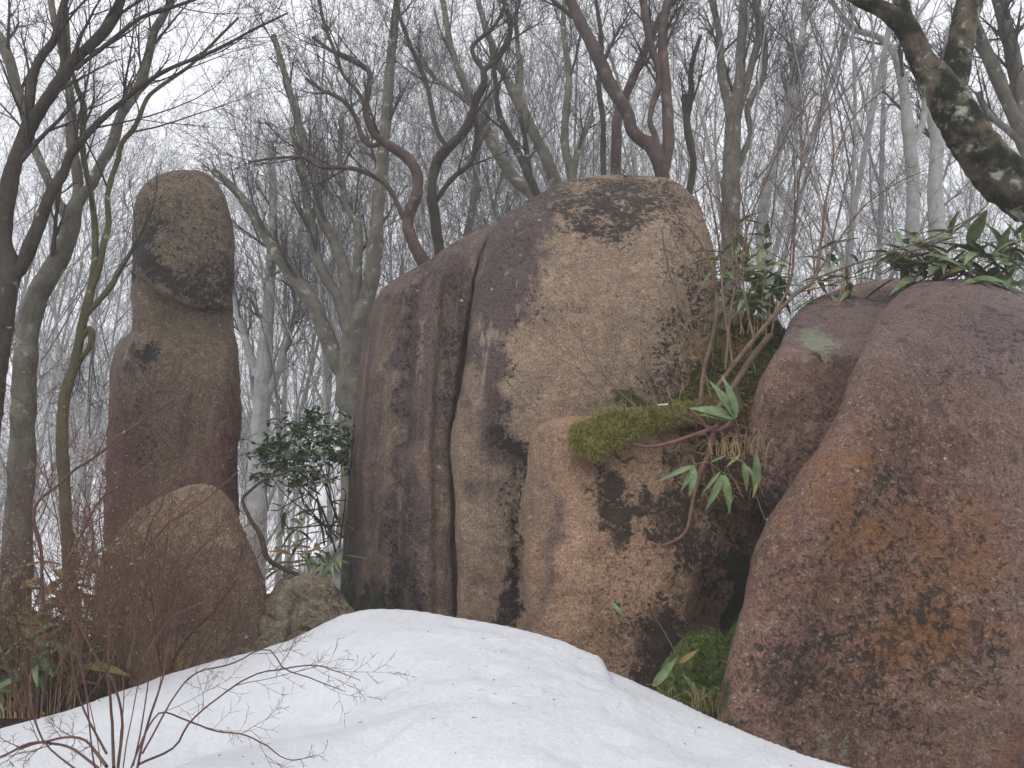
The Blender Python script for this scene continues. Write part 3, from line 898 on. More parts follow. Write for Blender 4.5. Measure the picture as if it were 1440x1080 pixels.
# ------------------------------------------------------------------ tubes, trees, shrubs
class Tubes:
    """collects polylines with radii and turns them into one mesh, batched by point count and side count"""

    def __init__(self):
        self.b = {}
        self.flakes = []

    def add(self, pts, rad, sides):
        self.b.setdefault((len(pts), sides), []).append((pts, rad))

    def build(self, name, mats, rough=0.0, origin=(0, 0, 0)):
        VV, QQ, base, mi = [], [], 0, []
        for (n, s), lst in self.b.items():
            Pt = np.array([l[0] for l in lst], float).reshape(len(lst), n, 3)
            Ra = np.array([l[1] for l in lst], float).reshape(len(lst), n)
            T = np.gradient(Pt, axis=1)
            T /= np.linalg.norm(T, axis=2, keepdims=True) + 1e-12
            ref = np.where(np.abs(T[:, :1, 2:3]) > 0.9, np.array([1.0, 0.1, 0]), np.array([0.05, 0.1, 1.0]))
            fr = np.zeros_like(T)
            u = np.cross(T[:, 0], ref[:, 0])
            for i in range(n):
                u = u - (u * T[:, i]).sum(1, keepdims=True) * T[:, i]
                u /= np.linalg.norm(u, axis=1, keepdims=True) + 1e-12
                fr[:, i] = u
            W = np.cross(T, fr)
            an = np.arange(s) * 2 * math.pi / s
            ring = fr[:, :, None] * np.cos(an)[None, None, :, None] + W[:, :, None] * np.sin(an)[None, None, :, None]
            R = Ra[:, :, None, None]
            V = Pt[:, :, None] + ring * R
            if rough:
                q = V.reshape(-1, 3)
                dsp = (fbm(q, 3.0, 2) * 0.6 + fbm(q, 14.0, 3, off=3) * 0.5).reshape(V.shape[:3])[..., None]
                V = V + ring * R * dsp * rough
            VV.append(V.reshape(-1, 3))
            k = len(lst)
            a = (np.arange(k) * n * s)[:, None, None] + (np.arange(n - 1) * s)[None, :, None] + np.arange(s)[None, None, :]
            b = (np.arange(k) * n * s)[:, None, None] + (np.arange(n - 1) * s)[None, :, None] + ((np.arange(s) + 1) % s)[None, None, :]
            Q = np.stack([a, b, b + s, a + s], -1).reshape(-1, 4) + base
            QQ.append(Q)
            mi.append(np.zeros(len(Q), int))
            base += k * n * s
        if self.flakes:
            F = np.array(self.flakes, float).reshape(-1, 3)
            VV.append(F)
            Q = np.arange(len(F)).reshape(-1, 4) + base
            QQ.append(Q)
            mi.append(np.ones(len(Q), int))
        V = np.vstack(VV) - np.asarray(origin, float)
        return mesh(name, V, np.vstack(QQ), mats=mats, matidx=np.concatenate(mi))


def vnorm(v):
    l = math.sqrt(v[0] * v[0] + v[1] * v[1] + v[2] * v[2]) + 1e-12
    return (v[0] / l, v[1] / l, v[2] / l)


NSEG = {0: 12, 1: 9, 2: 7, 3: 5, 4: 4, 5: 3}
SIDES = {0: 10, 1: 7, 2: 5, 3: 4, 4: 3, 5: 3}


def grow(rng, emit, p, d, L, r, lvl, last, prm):
    n = NSEG[lvl]
    seg = L / (n - 1)
    pts, rad = [p], [r]
    wob, up = prm['wob'][lvl], prm['up'][lvl]
    dirs = [d]
    ca, cb = rng.uniform(-1, 1) * wob, rng.uniform(-1, 1) * wob
    for i in range(1, n):
        if rng.random() < 0.35:
            ca, cb = -ca + rng.uniform(-.3, .3) * wob, rng.uniform(-1, 1) * wob
        d = vnorm((d[0] + ca * 0.6 + rng.uniform(-1, 1) * wob * 0.7, d[1] + cb * 0.6 + rng.uniform(-1, 1) * wob * 0.7, d[2] + up + rng.uniform(-1, 1) * wob * 0.4))
        p = (p[0] + d[0] * seg, p[1] + d[1] * seg, p[2] + d[2] * seg)
        pts.append(p)
        dirs.append(d)
        rad.append(r * (1 - prm['tap'][lvl] * i / (n - 1)))
    emit(lvl, pts, rad)
    if lvl >= last:
        return
    spawn(rng, emit, pts, dirs, rad, L, lvl, last, prm, prm['t0'][lvl], prm['k'][lvl])


def spawn(rng, emit, pts, dirs, rad, L, lvl, last, prm, t0, k):
    n = len(pts)
    az = rng.uniform(0, 6.28)
    for c in range(k):
        t = t0 + (1 - t0) * (c + rng.uniform(0.2, 0.9)) / k
        f = t * (n - 1)
        i = min(int(f), n - 2)
        f -= i
        a, b = pts[i], pts[i + 1]
        q = (a[0] + (b[0] - a[0]) * f, a[1] + (b[1] - a[1]) * f, a[2] + (b[2] - a[2]) * f)
        dd = dirs[i]
        az += 2.4 + rng.uniform(-.5, .5)
        ang = math.radians(rng.uniform(*prm['ang'][lvl]))
        s = vnorm((dd[1] * 0.3 - dd[2], dd[2] * 0.2 + 0.01, dd[0]))
        # build a frame about dd
        dot = s[0] * dd[0] + s[1] * dd[1] + s[2] * dd[2]
        s = vnorm((s[0] - dot * dd[0], s[1] - dot * dd[1], s[2] - dot * dd[2]))
        w = (dd[1] * s[2] - dd[2] * s[1], dd[2] * s[0] - dd[0] * s[2], dd[0] * s[1] - dd[1] * s[0])
        ca, sa = math.cos(az) * math.sin(ang), math.sin(az) * math.sin(ang)
        co = math.cos(ang)
        nd = vnorm(tuple(dd[j] * co + s[j] * ca + w[j] * sa for j in range(3)))
        rr = rad[i] * (1 - f) + rad[i + 1] * f
        ll = L * prm['ratio'][lvl] * (1.12 - 0.55 * t) * rng.uniform(0.7, 1.2)
        grow(rng, emit, q, nd, ll, max(rr * rng.uniform(0.5, 0.72), prm['rmin']), lvl + 1, last, prm)


BEECH = dict(wob=(.06, .09, .11, .13, .15, .16), up=(.03, .08, .07, .06, .045, .03), tap=(.6, .75, .75, .7, .6, .4),
             t0=(.28, .22, .15, .12, .1), k=(7, 7, 6, 5, 4), ang=((16, 38), (18, 42), (20, 44), (22, 48), (25, 52)),
             ratio=(.62, .56, .55, .54, .5), rmin=0.003)


def proto_tree(seed, H, r, lean, fork=None, prm=BEECH):
    """trunk, limbs and crown meshes of one bare beech, base at the origin"""
    rng = random.Random(seed)
    T, Lm, Cr = Tubes(), Tubes(), Tubes()

    def emit(lvl, pts, rad):
        (T if lvl == 0 else Lm if lvl == 1 else Cr).add(pts, rad, SIDES[lvl])
    if fork:
        d = vnorm((lean[0] * 0.4, lean[1], 1))
        h = H * 0.12
        top = (d[0] * h, d[1] * h, h)
        T.add([tuple(c * k / 4 for c in top) for k in range(5)], [r * 1.45, r * 1.2, r * 1.1, r * 1.1, r * 1.05], 12)
        for i in range(fork):
            a = 2 * math.pi * (i + rng.uniform(-.2, .2)) / fork
            sp = rng.uniform(.16, .34)
            grow(rng, emit, top, vnorm((lean[0] + math.cos(a) * sp, lean[1] + math.sin(a) * sp, 1)), H * rng.uniform(.75, .95), r * rng.uniform(.5, .68), 0, 5, prm)
    else:
        grow(rng, emit, (0, 0, 0), vnorm((lean[0], lean[1], 1)), H, r, 0, 5, prm)
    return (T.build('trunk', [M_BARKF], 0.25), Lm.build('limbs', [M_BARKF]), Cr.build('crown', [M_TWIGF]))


_PR = dict(BEECH)
PROTOS = [proto_tree(11, 15, .11, (-.10, 0), 3), proto_tree(12, 16, .085, (.05, 0)), proto_tree(13, 14, .08, (-.22, .05)), proto_tree(14, 15, .12, (0.08, 0), 2),
          proto_tree(15, 17, .125, (-.04, 0)), proto_tree(16, 13, .08, (.18, 0), 3), proto_tree(17, 14, .075, (-.3, 0))]
NTREE = [0]


def put_tree(k, x, y, rot, sc, label, group):
    z = float(ground_z(np.array([x]), np.array([y]))[0]) - 0.15
    t = thing('beech_tree', label, 'tree', (x, y, z), group)
    t.rotation_euler = (0, 0, rot)
    t.scale = (sc, sc, sc)
    for nm, me in zip(('trunk', 'limbs', 'crown'), PROTOS[k]):
        o = link(nm, me, t)
        if nm == 'crown':
            o['kind'] = 'stuff'
    NTREE[0] += 1
    return t


rngT = random.Random(5)
zones = [(-0.75, -0.50, 'left of the standing stone'), (-0.50, -0.18, 'right of the standing stone'), (-0.18, 0.10, 'behind the fluted slab'),
         (0.10, 0.28, 'behind the tallest boulder'), (0.28, 0.75, 'behind the right boulders')]
bands = [(12, 16, 'in the front row', 'front row beeches'), (16, 26, 'half faded in fog', 'half faded beeches'), (27, 60, 'almost lost in fog', 'farthest beeches')]
counts = [(0, 4, 11), (0, 5, 11), (0, 4, 11), (0, 3, 10), (1, 6, 12)]
LOOK = ['three-stemmed', 'slender', 'left-leaning', 'twin-stemmed', 'stout', 'splayed', 'strongly tilted']
ORD = ['first', 'second', 'third', 'fourth', 'fifth', 'sixth', 'seventh', 'eighth', 'ninth', 'tenth', 'eleventh', 'twelfth']
for zi, (a, b, zn) in enumerate(zones):
    for bi, (d0, d1, lb, gr) in enumerate(bands):
        n = counts[zi][bi]
        for i in range(n):
            y = rngT.uniform(d0, d1)
            x = (a + (b - a) * (i + rngT.uniform(.1, .9)) / n) * y
            rot = rngT.uniform(0, 6.28) if bi else rngT.uniform(-.7, .7)
            k = rngT.randrange(7)
            put_tree(k, x, y, rot, rngT.uniform(.85, 1.15), f'{LOOK[k]} beech {lb}, {ORD[i]} from left {zn}', f'{gr} {zn}')


def path(pts, d):
    """pts: (px, py, radius px) or (px, py, radius px, depth)"""
    a = np.array([[p[0], p[1], p[2], p[3] if len(p) > 3 else d] for p in pts], float)
    n = max(5, int(len(a) * (12 if a[:, 2].max() > 24 else 4)))
    a = crom(a, n)
    w = P(a[:, 0], a[:, 1], a[:, 3])
    return w, a[:, 2] * a[:, 3] / FPX


def near_tree(name, label, cat, limbs, d, mat, twigmat, seed, prm=None, rs=1.0, twigs=True, density=1.0, root=None, group=None, names=('trunk', 'limb')):
    """limbs: list of pixel paths with depths; the first is the trunk, followed down to the ground"""
    prm = dict(BEECH, rmin=0.0022) if prm is None else prm
    rng = random.Random(seed)
    limbs = [[(q[0], q[1], q[2] * rs, *q[3:]) for q in lm] for lm in limbs]
    w0, r0 = path(limbs[0], d)
    if root is not None:
        bx, by = w0[0][0] + root[0], w0[0][1] + root[1]
    else:
        bx, by = w0[0][0], w0[0][1]
    bz = float(ground_z(np.array([bx]), np.array([by]))[0]) - 0.2
    t = thing(name, label, cat, (bx, by, bz), group)
    org = (bx, by, bz)
    Cr = Tubes()

    def emit(lvl, pts, rad):
        Cr.add(pts, rad, SIDES[lvl])
    for li, lm in enumerate(limbs):
        w, r = path(lm, d)
        # a little sideways depth wander so limbs are not coplanar
        s = np.linspace(0, 1, len(w))
        if li == 0 and w[0][2] > bz + 0.1:
            k = 6
            tt = np.linspace(0, 1, k, endpoint=False)[:, None]
            ext = np.array([bx, by, bz]) * (1 - tt) + w[0] * tt
            rr = r[0] * (1.35 - 0.35 * tt[:, 0])
            w, r = np.vstack([ext, w]), np.concatenate([rr, r])
        tb = Tubes()
        tb.add(w, r, 40 if r.max() > 0.12 else 14 if r.max() > 0.03 else 8)
        link(names[0] if li == 0 else names[1], tb.build(names[0] if li == 0 else names[1], [mat], 0.35, org), t)
        if twigs:
            L = float(np.linalg.norm(np.diff(w, axis=0), axis=1).sum())
            dr = np.gradient(w, axis=0)
            dr /= np.linalg.norm(dr, axis=1)[:, None] + 1e-9
            pl = [tuple(q) for q in w]
            dl = [tuple(q) for q in dr]
            k = max(2, int((5 if li == 0 else 9) * density * min(1.0, 0.35 + L / 3.0)))
            spawn(rng, emit, pl, dl, list(r * 0.6), max(min(L, 3.4) * 0.75, 1.5), 1, 5, prm, 0.55 if li == 0 else 0.3, k)
    if twigs:
        link('crown', Cr.build('crown', [twigmat], 0, org), t, kind='stuff')
    return t


# --- the three stems on the left
NP = dict(BEECH, rmin=0.002, wob=(.06, .13, .17, .19, .2, .2), k=(7, 6, 5, 4, 3))
near_tree('beech_tree', 'dark wet beech forking at the left edge of the photo, nearest tree there', 'tree', [
    [(-30, 700, 17), (-14, 600, 16), (-4, 520, 15), (4, 455, 16), (12, 400, 18), (14, 375, 17), (6, 340, 13), (8, 290, 13), (16, 245, 14), (26, 212, 11), (38, 175, 9), (42, 145, 8), (46, 110, 8), (56, 82, 7), (74, 60, 7), (84, 30, 7), (92, -5, 6), (98, -60, 5)],
    [(16, 245, 10), (30, 208, 11), (46, 172, 11), (67, 138, 10), (86, 112, 10), (100, 90, 10), (118, 72, 9), (147, 44, 9), (166, 12, 8), (182, -40, 7)],
    [(86, 112, 6), (90, 85, 6), (89, 55, 6), (88, 25, 5), (95, -10, 5)],
    [(106, 98, 4), (122, 84, 4), (142, 69, 4), (169, 47, 3.6), (200, 24, 3.4), (240, 11, 3), (290, -6, 2.4)],
    [(14, 392, 12), (28, 378, 11), (42, 347, 11), (58, 307, 10), (73, 268, 9), (89, 244, 8), (98, 220, 7), (116, 196, 6.5), (144, 167, 5), (173, 142, 4.6), (200, 120, 4.2), (240, 96, 3.6), (300, 72, 3), (350, 45, 2.4), (405, 18, 1.6)],
], 5.6, M_BARKD, M_TWIG, 21, NP, rs=.85, density=0.9)
near_tree('beech_tree', 'pale grey beech with lichen rings on its bark, second from the left edge', 'tree', [
    [(20, 860, 24), (24, 780, 22), (28, 700, 20), (32, 600, 19), (36, 510, 18), (42, 455, 18), (53, 415, 18), (70, 385, 17), (86, 358, 15), (97, 330, 14), (102, 300, 14), (110, 275, 10), (108, 240, 9), (100, 198, 8), (101, 160, 8), (97, 125, 7), (88, 75, 6), (76, 28, 6), (70, -15, 5)],
    [(104, 295, 9), (118, 272, 9), (130, 258, 8.5), (142, 231, 9), (158, 202, 9), (170, 162, 8.5), (188, 135, 8.5), (201, 107, 8), (209, 78, 7.5), (217, 44, 7), (232, 18, 6), (248, -20, 5)],
    [(98, 310, 9), (84, 288, 8), (72, 262, 8), (55, 225, 7), (42, 190, 7), (31, 150, 8), (20, 110, 9), (10, 75, 9), (-8, 42, 9), (-40, 0, 8)],
], 6.6, M_BARK, M_TWIG, 22, NP, rs=.84, density=0.9)
near_tree('sapling', 'thin greenish crooked tree just left of the standing stone', 'tree', [
    [(108, 900, 8), (100, 830, 8), (95, 760, 8), (91, 690, 8), (88, 640, 8), (88, 595, 8), (92, 552, 7.5), (103, 520, 7), (110, 488, 7), (117, 450, 6.5), (127, 412, 6), (133, 373, 5), (134, 329, 4.5), (131, 295, 4.2), (126, 262, 4), (118, 225, 4), (116, 189, 4), (118, 150, 4), (107, 120, 3.6), (98, 84, 3), (95, 40, 3), (92, -5, 2.6)],
    [(126, 415, 4), (138, 382, 4.6), (147, 338, 4.5), (153, 315, 4.2), (151, 280, 4), (156, 253, 4), (166, 225, 3.8), (172, 200, 3.6), (190, 178, 3.6), (206, 140, 3.2), (222, 124, 3), (245, 108, 2.8), (270, 90, 2.4), (300, 60, 2), (335, 25, 1.6)],
    [(122, 442, 4), (138, 424, 4), (155, 404, 4), (169, 378, 3.6), (182, 358, 3), (200, 325, 2.6), (215, 290, 2)],
    [(112, 480, 3.2), (126, 462, 4.5), (129, 475, 4.5), (124, 492, 4), (112, 505, 3)],
], 5.9, M_BARKG, M_TWIG, 23, NP, density=0.7)

# --- trees behind and on top of the boulders
near_tree('red_barked_tree', 'reddish snaking tree rising behind the sloping shoulder of the fluted slab', 'tree', [
    [(606, 400, 10), (597, 371, 10), (584, 348, 9), (574, 319, 9), (577, 296, 8.5), (586, 274, 8.5), (587, 246, 8), (574, 224, 8), (555, 210, 7.5), (532, 193, 7), (517, 168, 6), (514, 145, 5), (519, 122, 4.5), (519, 101, 4.5), (501, 88, 4), (480, 78, 3.6), (459, 67, 3), (440, 52, 2.6)],
    [(540, 198, 4), (522, 205, 4), (508, 190, 4), (500, 165, 3.5), (480, 140, 3.4), (450, 125, 3), (430, 110, 2.4)],
    [(514, 145, 3.2), (500, 125, 3.4), (482, 104, 3), (470, 70, 2.8), (455, 30, 2.4), (448, -10, 2)],
    [(585, 350, 3.5), (560, 290, 4), (545, 262, 4), (520, 245, 3.6), (490, 236, 3.4), (450, 235, 3), (430, 222, 2.6), (390, 222, 2.2), (350, 228, 1.8)],
], 8.6, M_BARKR, M_TWIG, 31, density=1.0)
near_tree('beech_tree', 'dark slender tree with a hooked upper stem, right of the reddish snaking tree', 'tree', [
    [(622, 380, 8), (617, 345, 8), (611, 302, 8), (607, 269, 7.5), (613, 231, 7.5), (631, 207, 7.5), (652, 186, 7), (664, 160, 6.5), (671, 138, 6), (681, 117, 5.5), (681, 98, 5), (698, 84, 5), (712, 62, 4.5), (718, 40, 4.2), (714, 20, 4), (706, -10, 3.4)],
    [(681, 100, 4), (669, 84, 3.6), (664, 67, 3.4), (676, 53, 3.2), (692, 40, 3), (706, 18, 2.6), (712, -5, 2)],
    [(612, 285, 3), (624, 266, 4), (640, 247, 4), (662, 229, 3.8), (668, 205, 3.5), (671, 180, 3.2), (664, 160, 2.8)],
    [(629, 209, 3.6), (614, 182, 3.8), (606, 147, 3.6), (600, 118, 3.6), (583, 78, 3.4), (573, 53, 3.2), (562, 22, 2.8), (555, -10, 2.4)],
], 9.4, M_BARKD, M_TWIG, 32, density=1.0)
near_tree('beech_tree', 'big grey beech with stems fanning out beside the left edge of the fluted slab', 'tree', [
    [(508, 640, 26), (500, 580, 24), (495, 535, 22), (497, 500, 20), (500, 470, 16), (512, 430, 12), (522, 395, 11), (527, 350, 11), (531, 300, 10), (538, 220, 9), (545, 140, 8), (552, 60, 7), (560, -10, 6)],
    [(495, 505, 12), (480, 520, 12), (466, 490, 11), (448, 445, 11), (436, 420, 11), (415, 392, 10), (392, 362, 9), (370, 325, 8), (350, 292, 7), (325, 262, 6), (300, 240, 5)],
    [(494, 480, 10), (486, 450, 9), (474, 415, 8), (458, 390, 8), (445, 360, 7.5), (440, 320, 7), (432, 290, 6), (425, 240, 5), (410, 180, 4)],
    [(497, 462, 10), (490, 420, 9), (484, 380, 9), (472, 345, 8), (458, 318, 8), (448, 290, 7), (444, 250, 6), (425, 190, 6), (405, 120, 5), (385, 50, 4)],
    [(499, 455, 7), (502, 400, 7), (504, 350, 6.5), (503, 312, 6), (492, 300, 5), (484, 270, 4.5), (478, 220, 4), (482, 160, 3.4)],
], 13.5, M_BARK, M_TWIG, 33, dict(BEECH, rmin=0.003, k=(7, 7, 5, 5, 3)), density=1.0)
near_tree('beech_tree', 'pale forked beech fading in fog midway between the standing stone and the slab', 'tree', [
    [(360, 760, 14), (362, 680, 13), (366, 600, 12), (370, 540, 12), (374, 480, 10), (378, 420, 8), (382, 350, 7), (384, 280, 6), (380, 200, 5)],
    [(370, 540, 7), (352, 500, 6), (340, 460, 5), (328, 420, 4), (310, 370, 3)],
    [(372, 560, 7), (392, 520, 6), (402, 480, 5), (420, 430, 4), (430, 380, 3)],
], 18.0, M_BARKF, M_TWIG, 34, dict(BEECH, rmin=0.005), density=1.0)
for i, (lm, dd, lab) in enumerate([
    ([[(775, 320, 9), (749, 276, 9), (722, 250, 8.5), (706, 226, 8), (692, 202, 8), (682, 178, 7.5), (667, 150, 7), (650, 111, 6), (636, 73, 5), (626, 22, 4.5), (620, -20, 4)],
      [(667, 150, 4), (640, 130, 4), (610, 108, 3.6), (590, 84, 3.2), (570, 55, 2.6)]], 12.5, 'grey beech leaning left, first of the leaning trunks above the boulder shoulder'),
    ([[(800, 300, 9), (780, 254, 9), (768, 221, 8.5), (754, 195, 8), (739, 165, 8), (722, 130, 7), (703, 89, 6), (685, 44, 5), (672, 0, 4)],
      [(728, 142, 5), (732, 105, 4.6), (728, 65, 4), (726, 20, 3.6), (735, -20, 3)]], 12.8, 'thickest grey beech leaning left where the boulder shoulder meets its dome'),
    ([[(765, 300, 6), (754, 271, 6), (738, 235, 6), (725, 207, 5.5), (711, 184, 5), (700, 150, 4.4), (696, 111, 4), (690, 60, 3.4)],
      [(748, 262, 4), (742, 225, 4.2), (738, 195, 4), (732, 165, 3.4)]], 11.0, 'thin brownish tree with a twin stem between two leaning grey beeches'),
    ([[(808, 280, 7), (804, 240, 7), (796, 217, 6.5), (794, 184, 6), (797, 150, 6), (800, 100, 5), (792, 40, 4.4), (796, -20, 4)],
      [(806, 245, 5), (812, 215, 4.6), (820, 190, 4), (835, 165, 3)]], 12.0, 'upright grey beech with a side stem just left of the red trees'),
    ([[(850, 270, 4.6), (848, 225, 4.6), (848, 170, 4.4), (842, 120, 4), (846, 60, 3.4), (838, 0, 3)]], 10.0, 'thin straight dark stem beside the red trees on the dome'),
    ([[(640, 420, 7), (655, 340, 6), (668, 270, 5.5), (672, 210, 5), (690, 140, 4)]], 17.0, 'pale straight beech seen over the fluted slab'),
]):
    near_tree('beech_tree', lab, 'tree', lm, dd, M_BARK if i not in (2, 4) else M_BARKD, M_TWIG, 40 + i, dict(BEECH, rmin=0.003, k=(7, 7, 5, 5, 3)), density=.9)

near_tree('red_barked_tree', 'thick red barked tree curving out to both sides on top of the dome', 'tree', [
    [(934, 285, 11), (932, 250, 10), (927, 226, 11), (918, 206, 12), (903, 197, 10), (889, 184, 9.5), (883, 160, 9.5), (866, 134, 10), (850, 101, 10.5), (835, 67, 10.5), (816, 31, 9.5), (802, 0, 8.5), (784, -45, 7)],
    [(934, 240, 8), (940, 205, 8.5), (939, 168, 8.5), (937, 120, 8), (932, 72, 7.5), (933, 36, 7), (939, 0, 6.5), (946, -50, 5)],
    [(926, 214, 5), (921, 190, 4.6), (914, 172, 4.5), (917, 150, 4.6), (926, 124, 5), (926, 96, 5), (917, 70, 5.5), (910, 36, 6), (905, 0, 6), (903, -40, 5)],
], 8.3, M_BARKR, M_TWIG, 51, density=0.6)
near_tree('red_barked_tree', 'slimmer red barked tree crossing behind the thick one on the dome', 'tree', [
    [(865, 280, 8), (866, 243, 8), (867, 205, 7.5), (868, 168, 7.5), (880, 135, 7), (896, 96, 6.5), (914, 55, 6), (929, 24, 5.5), (946, 0, 5), (965, -40, 4)],
], 8.9, M_BARKR, M_TWIG, 52, density=1.2)

near_tree('beech_tree', 'large grey beech dividing into several stems right of the red trees', 'tree', [
    [(1028, 380, 14), (1028, 280, 13), (1029, 233, 13), (1030, 194, 13), (1032, 160, 11), (1040, 110, 8), (1043, 52, 7), (1046, 0, 6.5), (1048, -50, 6)],
    [(1028, 170, 7), (1020, 130, 7), (1014, 98, 6.5), (1012, 52, 5.6), (1001, 0, 5), (990, -40, 4)],
    [(1036, 165, 7), (1046, 130, 6), (1057, 92, 5.6), (1068, 45, 5.4), (1062, 0, 5), (1060, -40, 4)],
    [(1033, 246, 5), (1046, 215, 5), (1056, 187, 4.8), (1051, 155, 4.6), (1062, 128, 4.4), (1074, 104, 4.4), (1075, 52, 4.2), (1064, 13, 4), (1056, -20, 3.5)],
], 12.5, M_BARK, M_TWIG, 61, dict(BEECH, rmin=0.003), density=.8)
near_tree('beech_tree', 'dark thin stem with a broken stub just right of the dome top', 'tree', [
    [(965, 290, 5), (972, 255, 5), (975, 225, 5), (968, 190, 5.5), (966, 165, 5.5), (972, 130, 4.5), (972, 95, 4), (985, 50, 3)],
    [(968, 190, 5), (964, 160, 4.5), (962, 134, 4)],
], 9.5, M_BARKD, M_TWIG, 62, density=.7)
near_tree('beech_tree', 'slanting pale beech behind the bare shrub on the right', 'tree', [
    [(1070, 330, 8), (1078, 270, 8), (1090, 225, 7), (1110, 161, 6.5), (1121, 91, 5.5), (1132, 26, 4.8), (1140, -30, 4)],
    [(1104, 180, 3.6), (1108, 130, 3.6), (1118, 80, 3)],
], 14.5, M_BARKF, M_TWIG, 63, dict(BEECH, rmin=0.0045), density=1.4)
near_tree('beech_tree', 'pale beech with an arching branch left of the mossy limb', 'tree', [
    [(1290, 400, 11), (1284, 330, 10), (1284, 250, 9), (1277, 180, 8), (1270, 120, 7), (1258, 75, 6), (1235, 52, 5), (1205, 42, 4.6), (1180, 18, 4), (1165, -10, 3.4)],
    [(1280, 210, 5), (1298, 170, 4.6), (1300, 120, 4), (1290, 70, 3.4)],
], 12.5, M_BARKF, M_TWIG, 64, dict(BEECH, rmin=0.0042), density=1.4)
near_tree('beech_tree', 'pale beech trunk standing under the fork of the mossy limb', 'tree', [
    [(1322, 400, 12), (1318, 330, 11), (1314, 260, 10), (1317, 190, 9), (1300, 130, 7), (1280, 70, 6), (1268, 0, 5)],
    [(1317, 220, 5), (1330, 170, 5), (1325, 100, 4.4), (1335, 40, 4)],
], 15.0, M_BARKF, M_TWIG, 65, dict(BEECH, rmin=0.0045), density=1.4)
near_tree('beech_tree', 'grey beech slanting behind the mossy limb near the right edge', 'tree', [
    [(1475, 330, 12), (1455, 240, 11), (1437, 190, 10), (1412, 130, 9.5), (1388, 75, 9), (1362, 15, 8), (1345, -30, 7)],
    [(1437, 190, 8), (1432, 120, 10), (1420, 60, 10), (1405, 0, 9), (1395, -40, 8)],
    [(1445, 210, 5), (1420, 185, 5), (1390, 160, 4.6), (1375, 130, 4)],
], 9.5, M_BARK, M_TWIG, 66, density=1.0)

# the mossy limb in the upper right corner; its trunk stands outside the view
mt = near_tree('gnarled_tree', 'thick gnarled forked limb with black moss and pale lichen in the upper right corner', 'tree', [
    [(1760, 900, 46), (1735, 650, 44), (1660, 470, 42), (1560, 350, 40), (1490, 300, 38), (1440, 274, 37), (1404, 242, 35), (1374, 208, 34), (1350, 168, 31), (1334, 138, 29), (1318, 112, 25), (1296, 86, 20), (1278, 45, 17), (1246, 16, 14), (1206, -4, 12), (1150, -40, 9)],
    [(1334, 140, 20), (1344, 104, 22), (1352, 60, 20), (1360, 20, 20), (1370, -30, 19), (1385, -90, 17)],
    [(1282, 42, 11), (1270, 15, 12), (1262, -20, 11), (1250, -80, 9)],
], 4.7, M_BARKM, M_TWIG, 71, NP, rs=.93, twigs=False, root=(0.1, 0.2))

# ------------------------------------------------------------------ shrubs of bare stems
SHR = dict(wob=(.1, .14, .2, .25, .28, .25), up=(.02, .05, .05, .04, .02, .0), tap=(.5, .6, .6, .6, .5, .4),
           t0=(.25, .25, .2, .15, .1), k=(6, 5, 5, 4, 3), ang=((20, 45), (25, 50), (28, 55), (30, 60), (30, 60)),
           ratio=(.6, .55, .5, .5, .45), rmin=0.0010)


def shrub(name, label, cat, stems, d, mat, twigmat, seed, auto=0, base=None, height=1.0, spread=0.5, budn=0, r0=0.006, last=4, sub=5, prm=SHR, dirb=(0, 0, 1), group=None, rscale=1.0, wig=0):
    rng = random.Random(seed)
    bw = P(base[0], base[1], base[2] if len(base) > 2 else d)
    t = thing(name, label, cat, Vector(bw), group)
    Cr = Tubes()

    def emit(lvl, pts, rad):
        Cr.add(pts, rad, SIDES[max(lvl, 3)])
        if budn and lvl >= last - 1 and rng.random() < budn:
            q = pts[-1]
            a = [rng.uniform(-1, 1) for _ in range(6)]
            e1 = vnorm(a[:3])
            e2 = vnorm(a[3:])
            s1, s2 = rng.uniform(.004, .011), rng.uniform(.002, .005)
            for u, v in ((-1, 0), (0, -1), (1, 0), (0, 1)):
                Cr.flakes.append([q[j] + e1[j] * u * s1 + e2[j] * v * s2 for j in range(3)])
    for st in stems:
        w, r = path(st, d)
        r = r * rscale
        if wig:
            w = w + np.stack([fbm(w * 1.0 + 9 * j, 6.0, 3) for j in range(3)], -1) * 0.035 * wig * np.linspace(0, 1, len(w))[:, None] ** 0.5
        tb = Tubes()
        tb.add(w, r, 7)
        link('stem', tb.build('stem', [mat], 0.3, bw), t)
        dr = np.gradient(w, axis=0)
        dr /= np.linalg.norm(dr, axis=1)[:, None] + 1e-9
        L = float(np.linalg.norm(np.diff(w, axis=0), axis=1).sum())
        spawn(rng, emit, [tuple(q) for q in w], [tuple(q) for q in dr], list(r * 0.7), L * 0.62, 1, last, prm, 0.2, sub)
    for i in range(auto):
        a = rng.uniform(0, 6.28)
        s = rng.uniform(0.1, 1) * spread
        st = []

        def emit2(lvl, pts, rad):
            if lvl == 0:
                st.append((pts, rad))
            else:
                emit(lvl, pts, rad)
        p0 = (bw[0] + math.cos(a) * s * .25, bw[1] + math.sin(a) * s * .25, bw[2])
        grow(rng, emit2, p0, vnorm((dirb[0] + math.cos(a) * s, dirb[1] + math.sin(a) * s, dirb[2])), height * rng.uniform(.6, 1.15), r0 * rng.uniform(.6, 1.1), 0, last, prm)
        tb = Tubes()
        tb.add(st[0][0], st[0][1], 6)
        link('stem', tb.build('stem', [mat], 0.3, bw), t)
    link('twigs', Cr.build('twigs', [twigmat, M_BUD], 0, bw), t, kind='stuff')
    return t


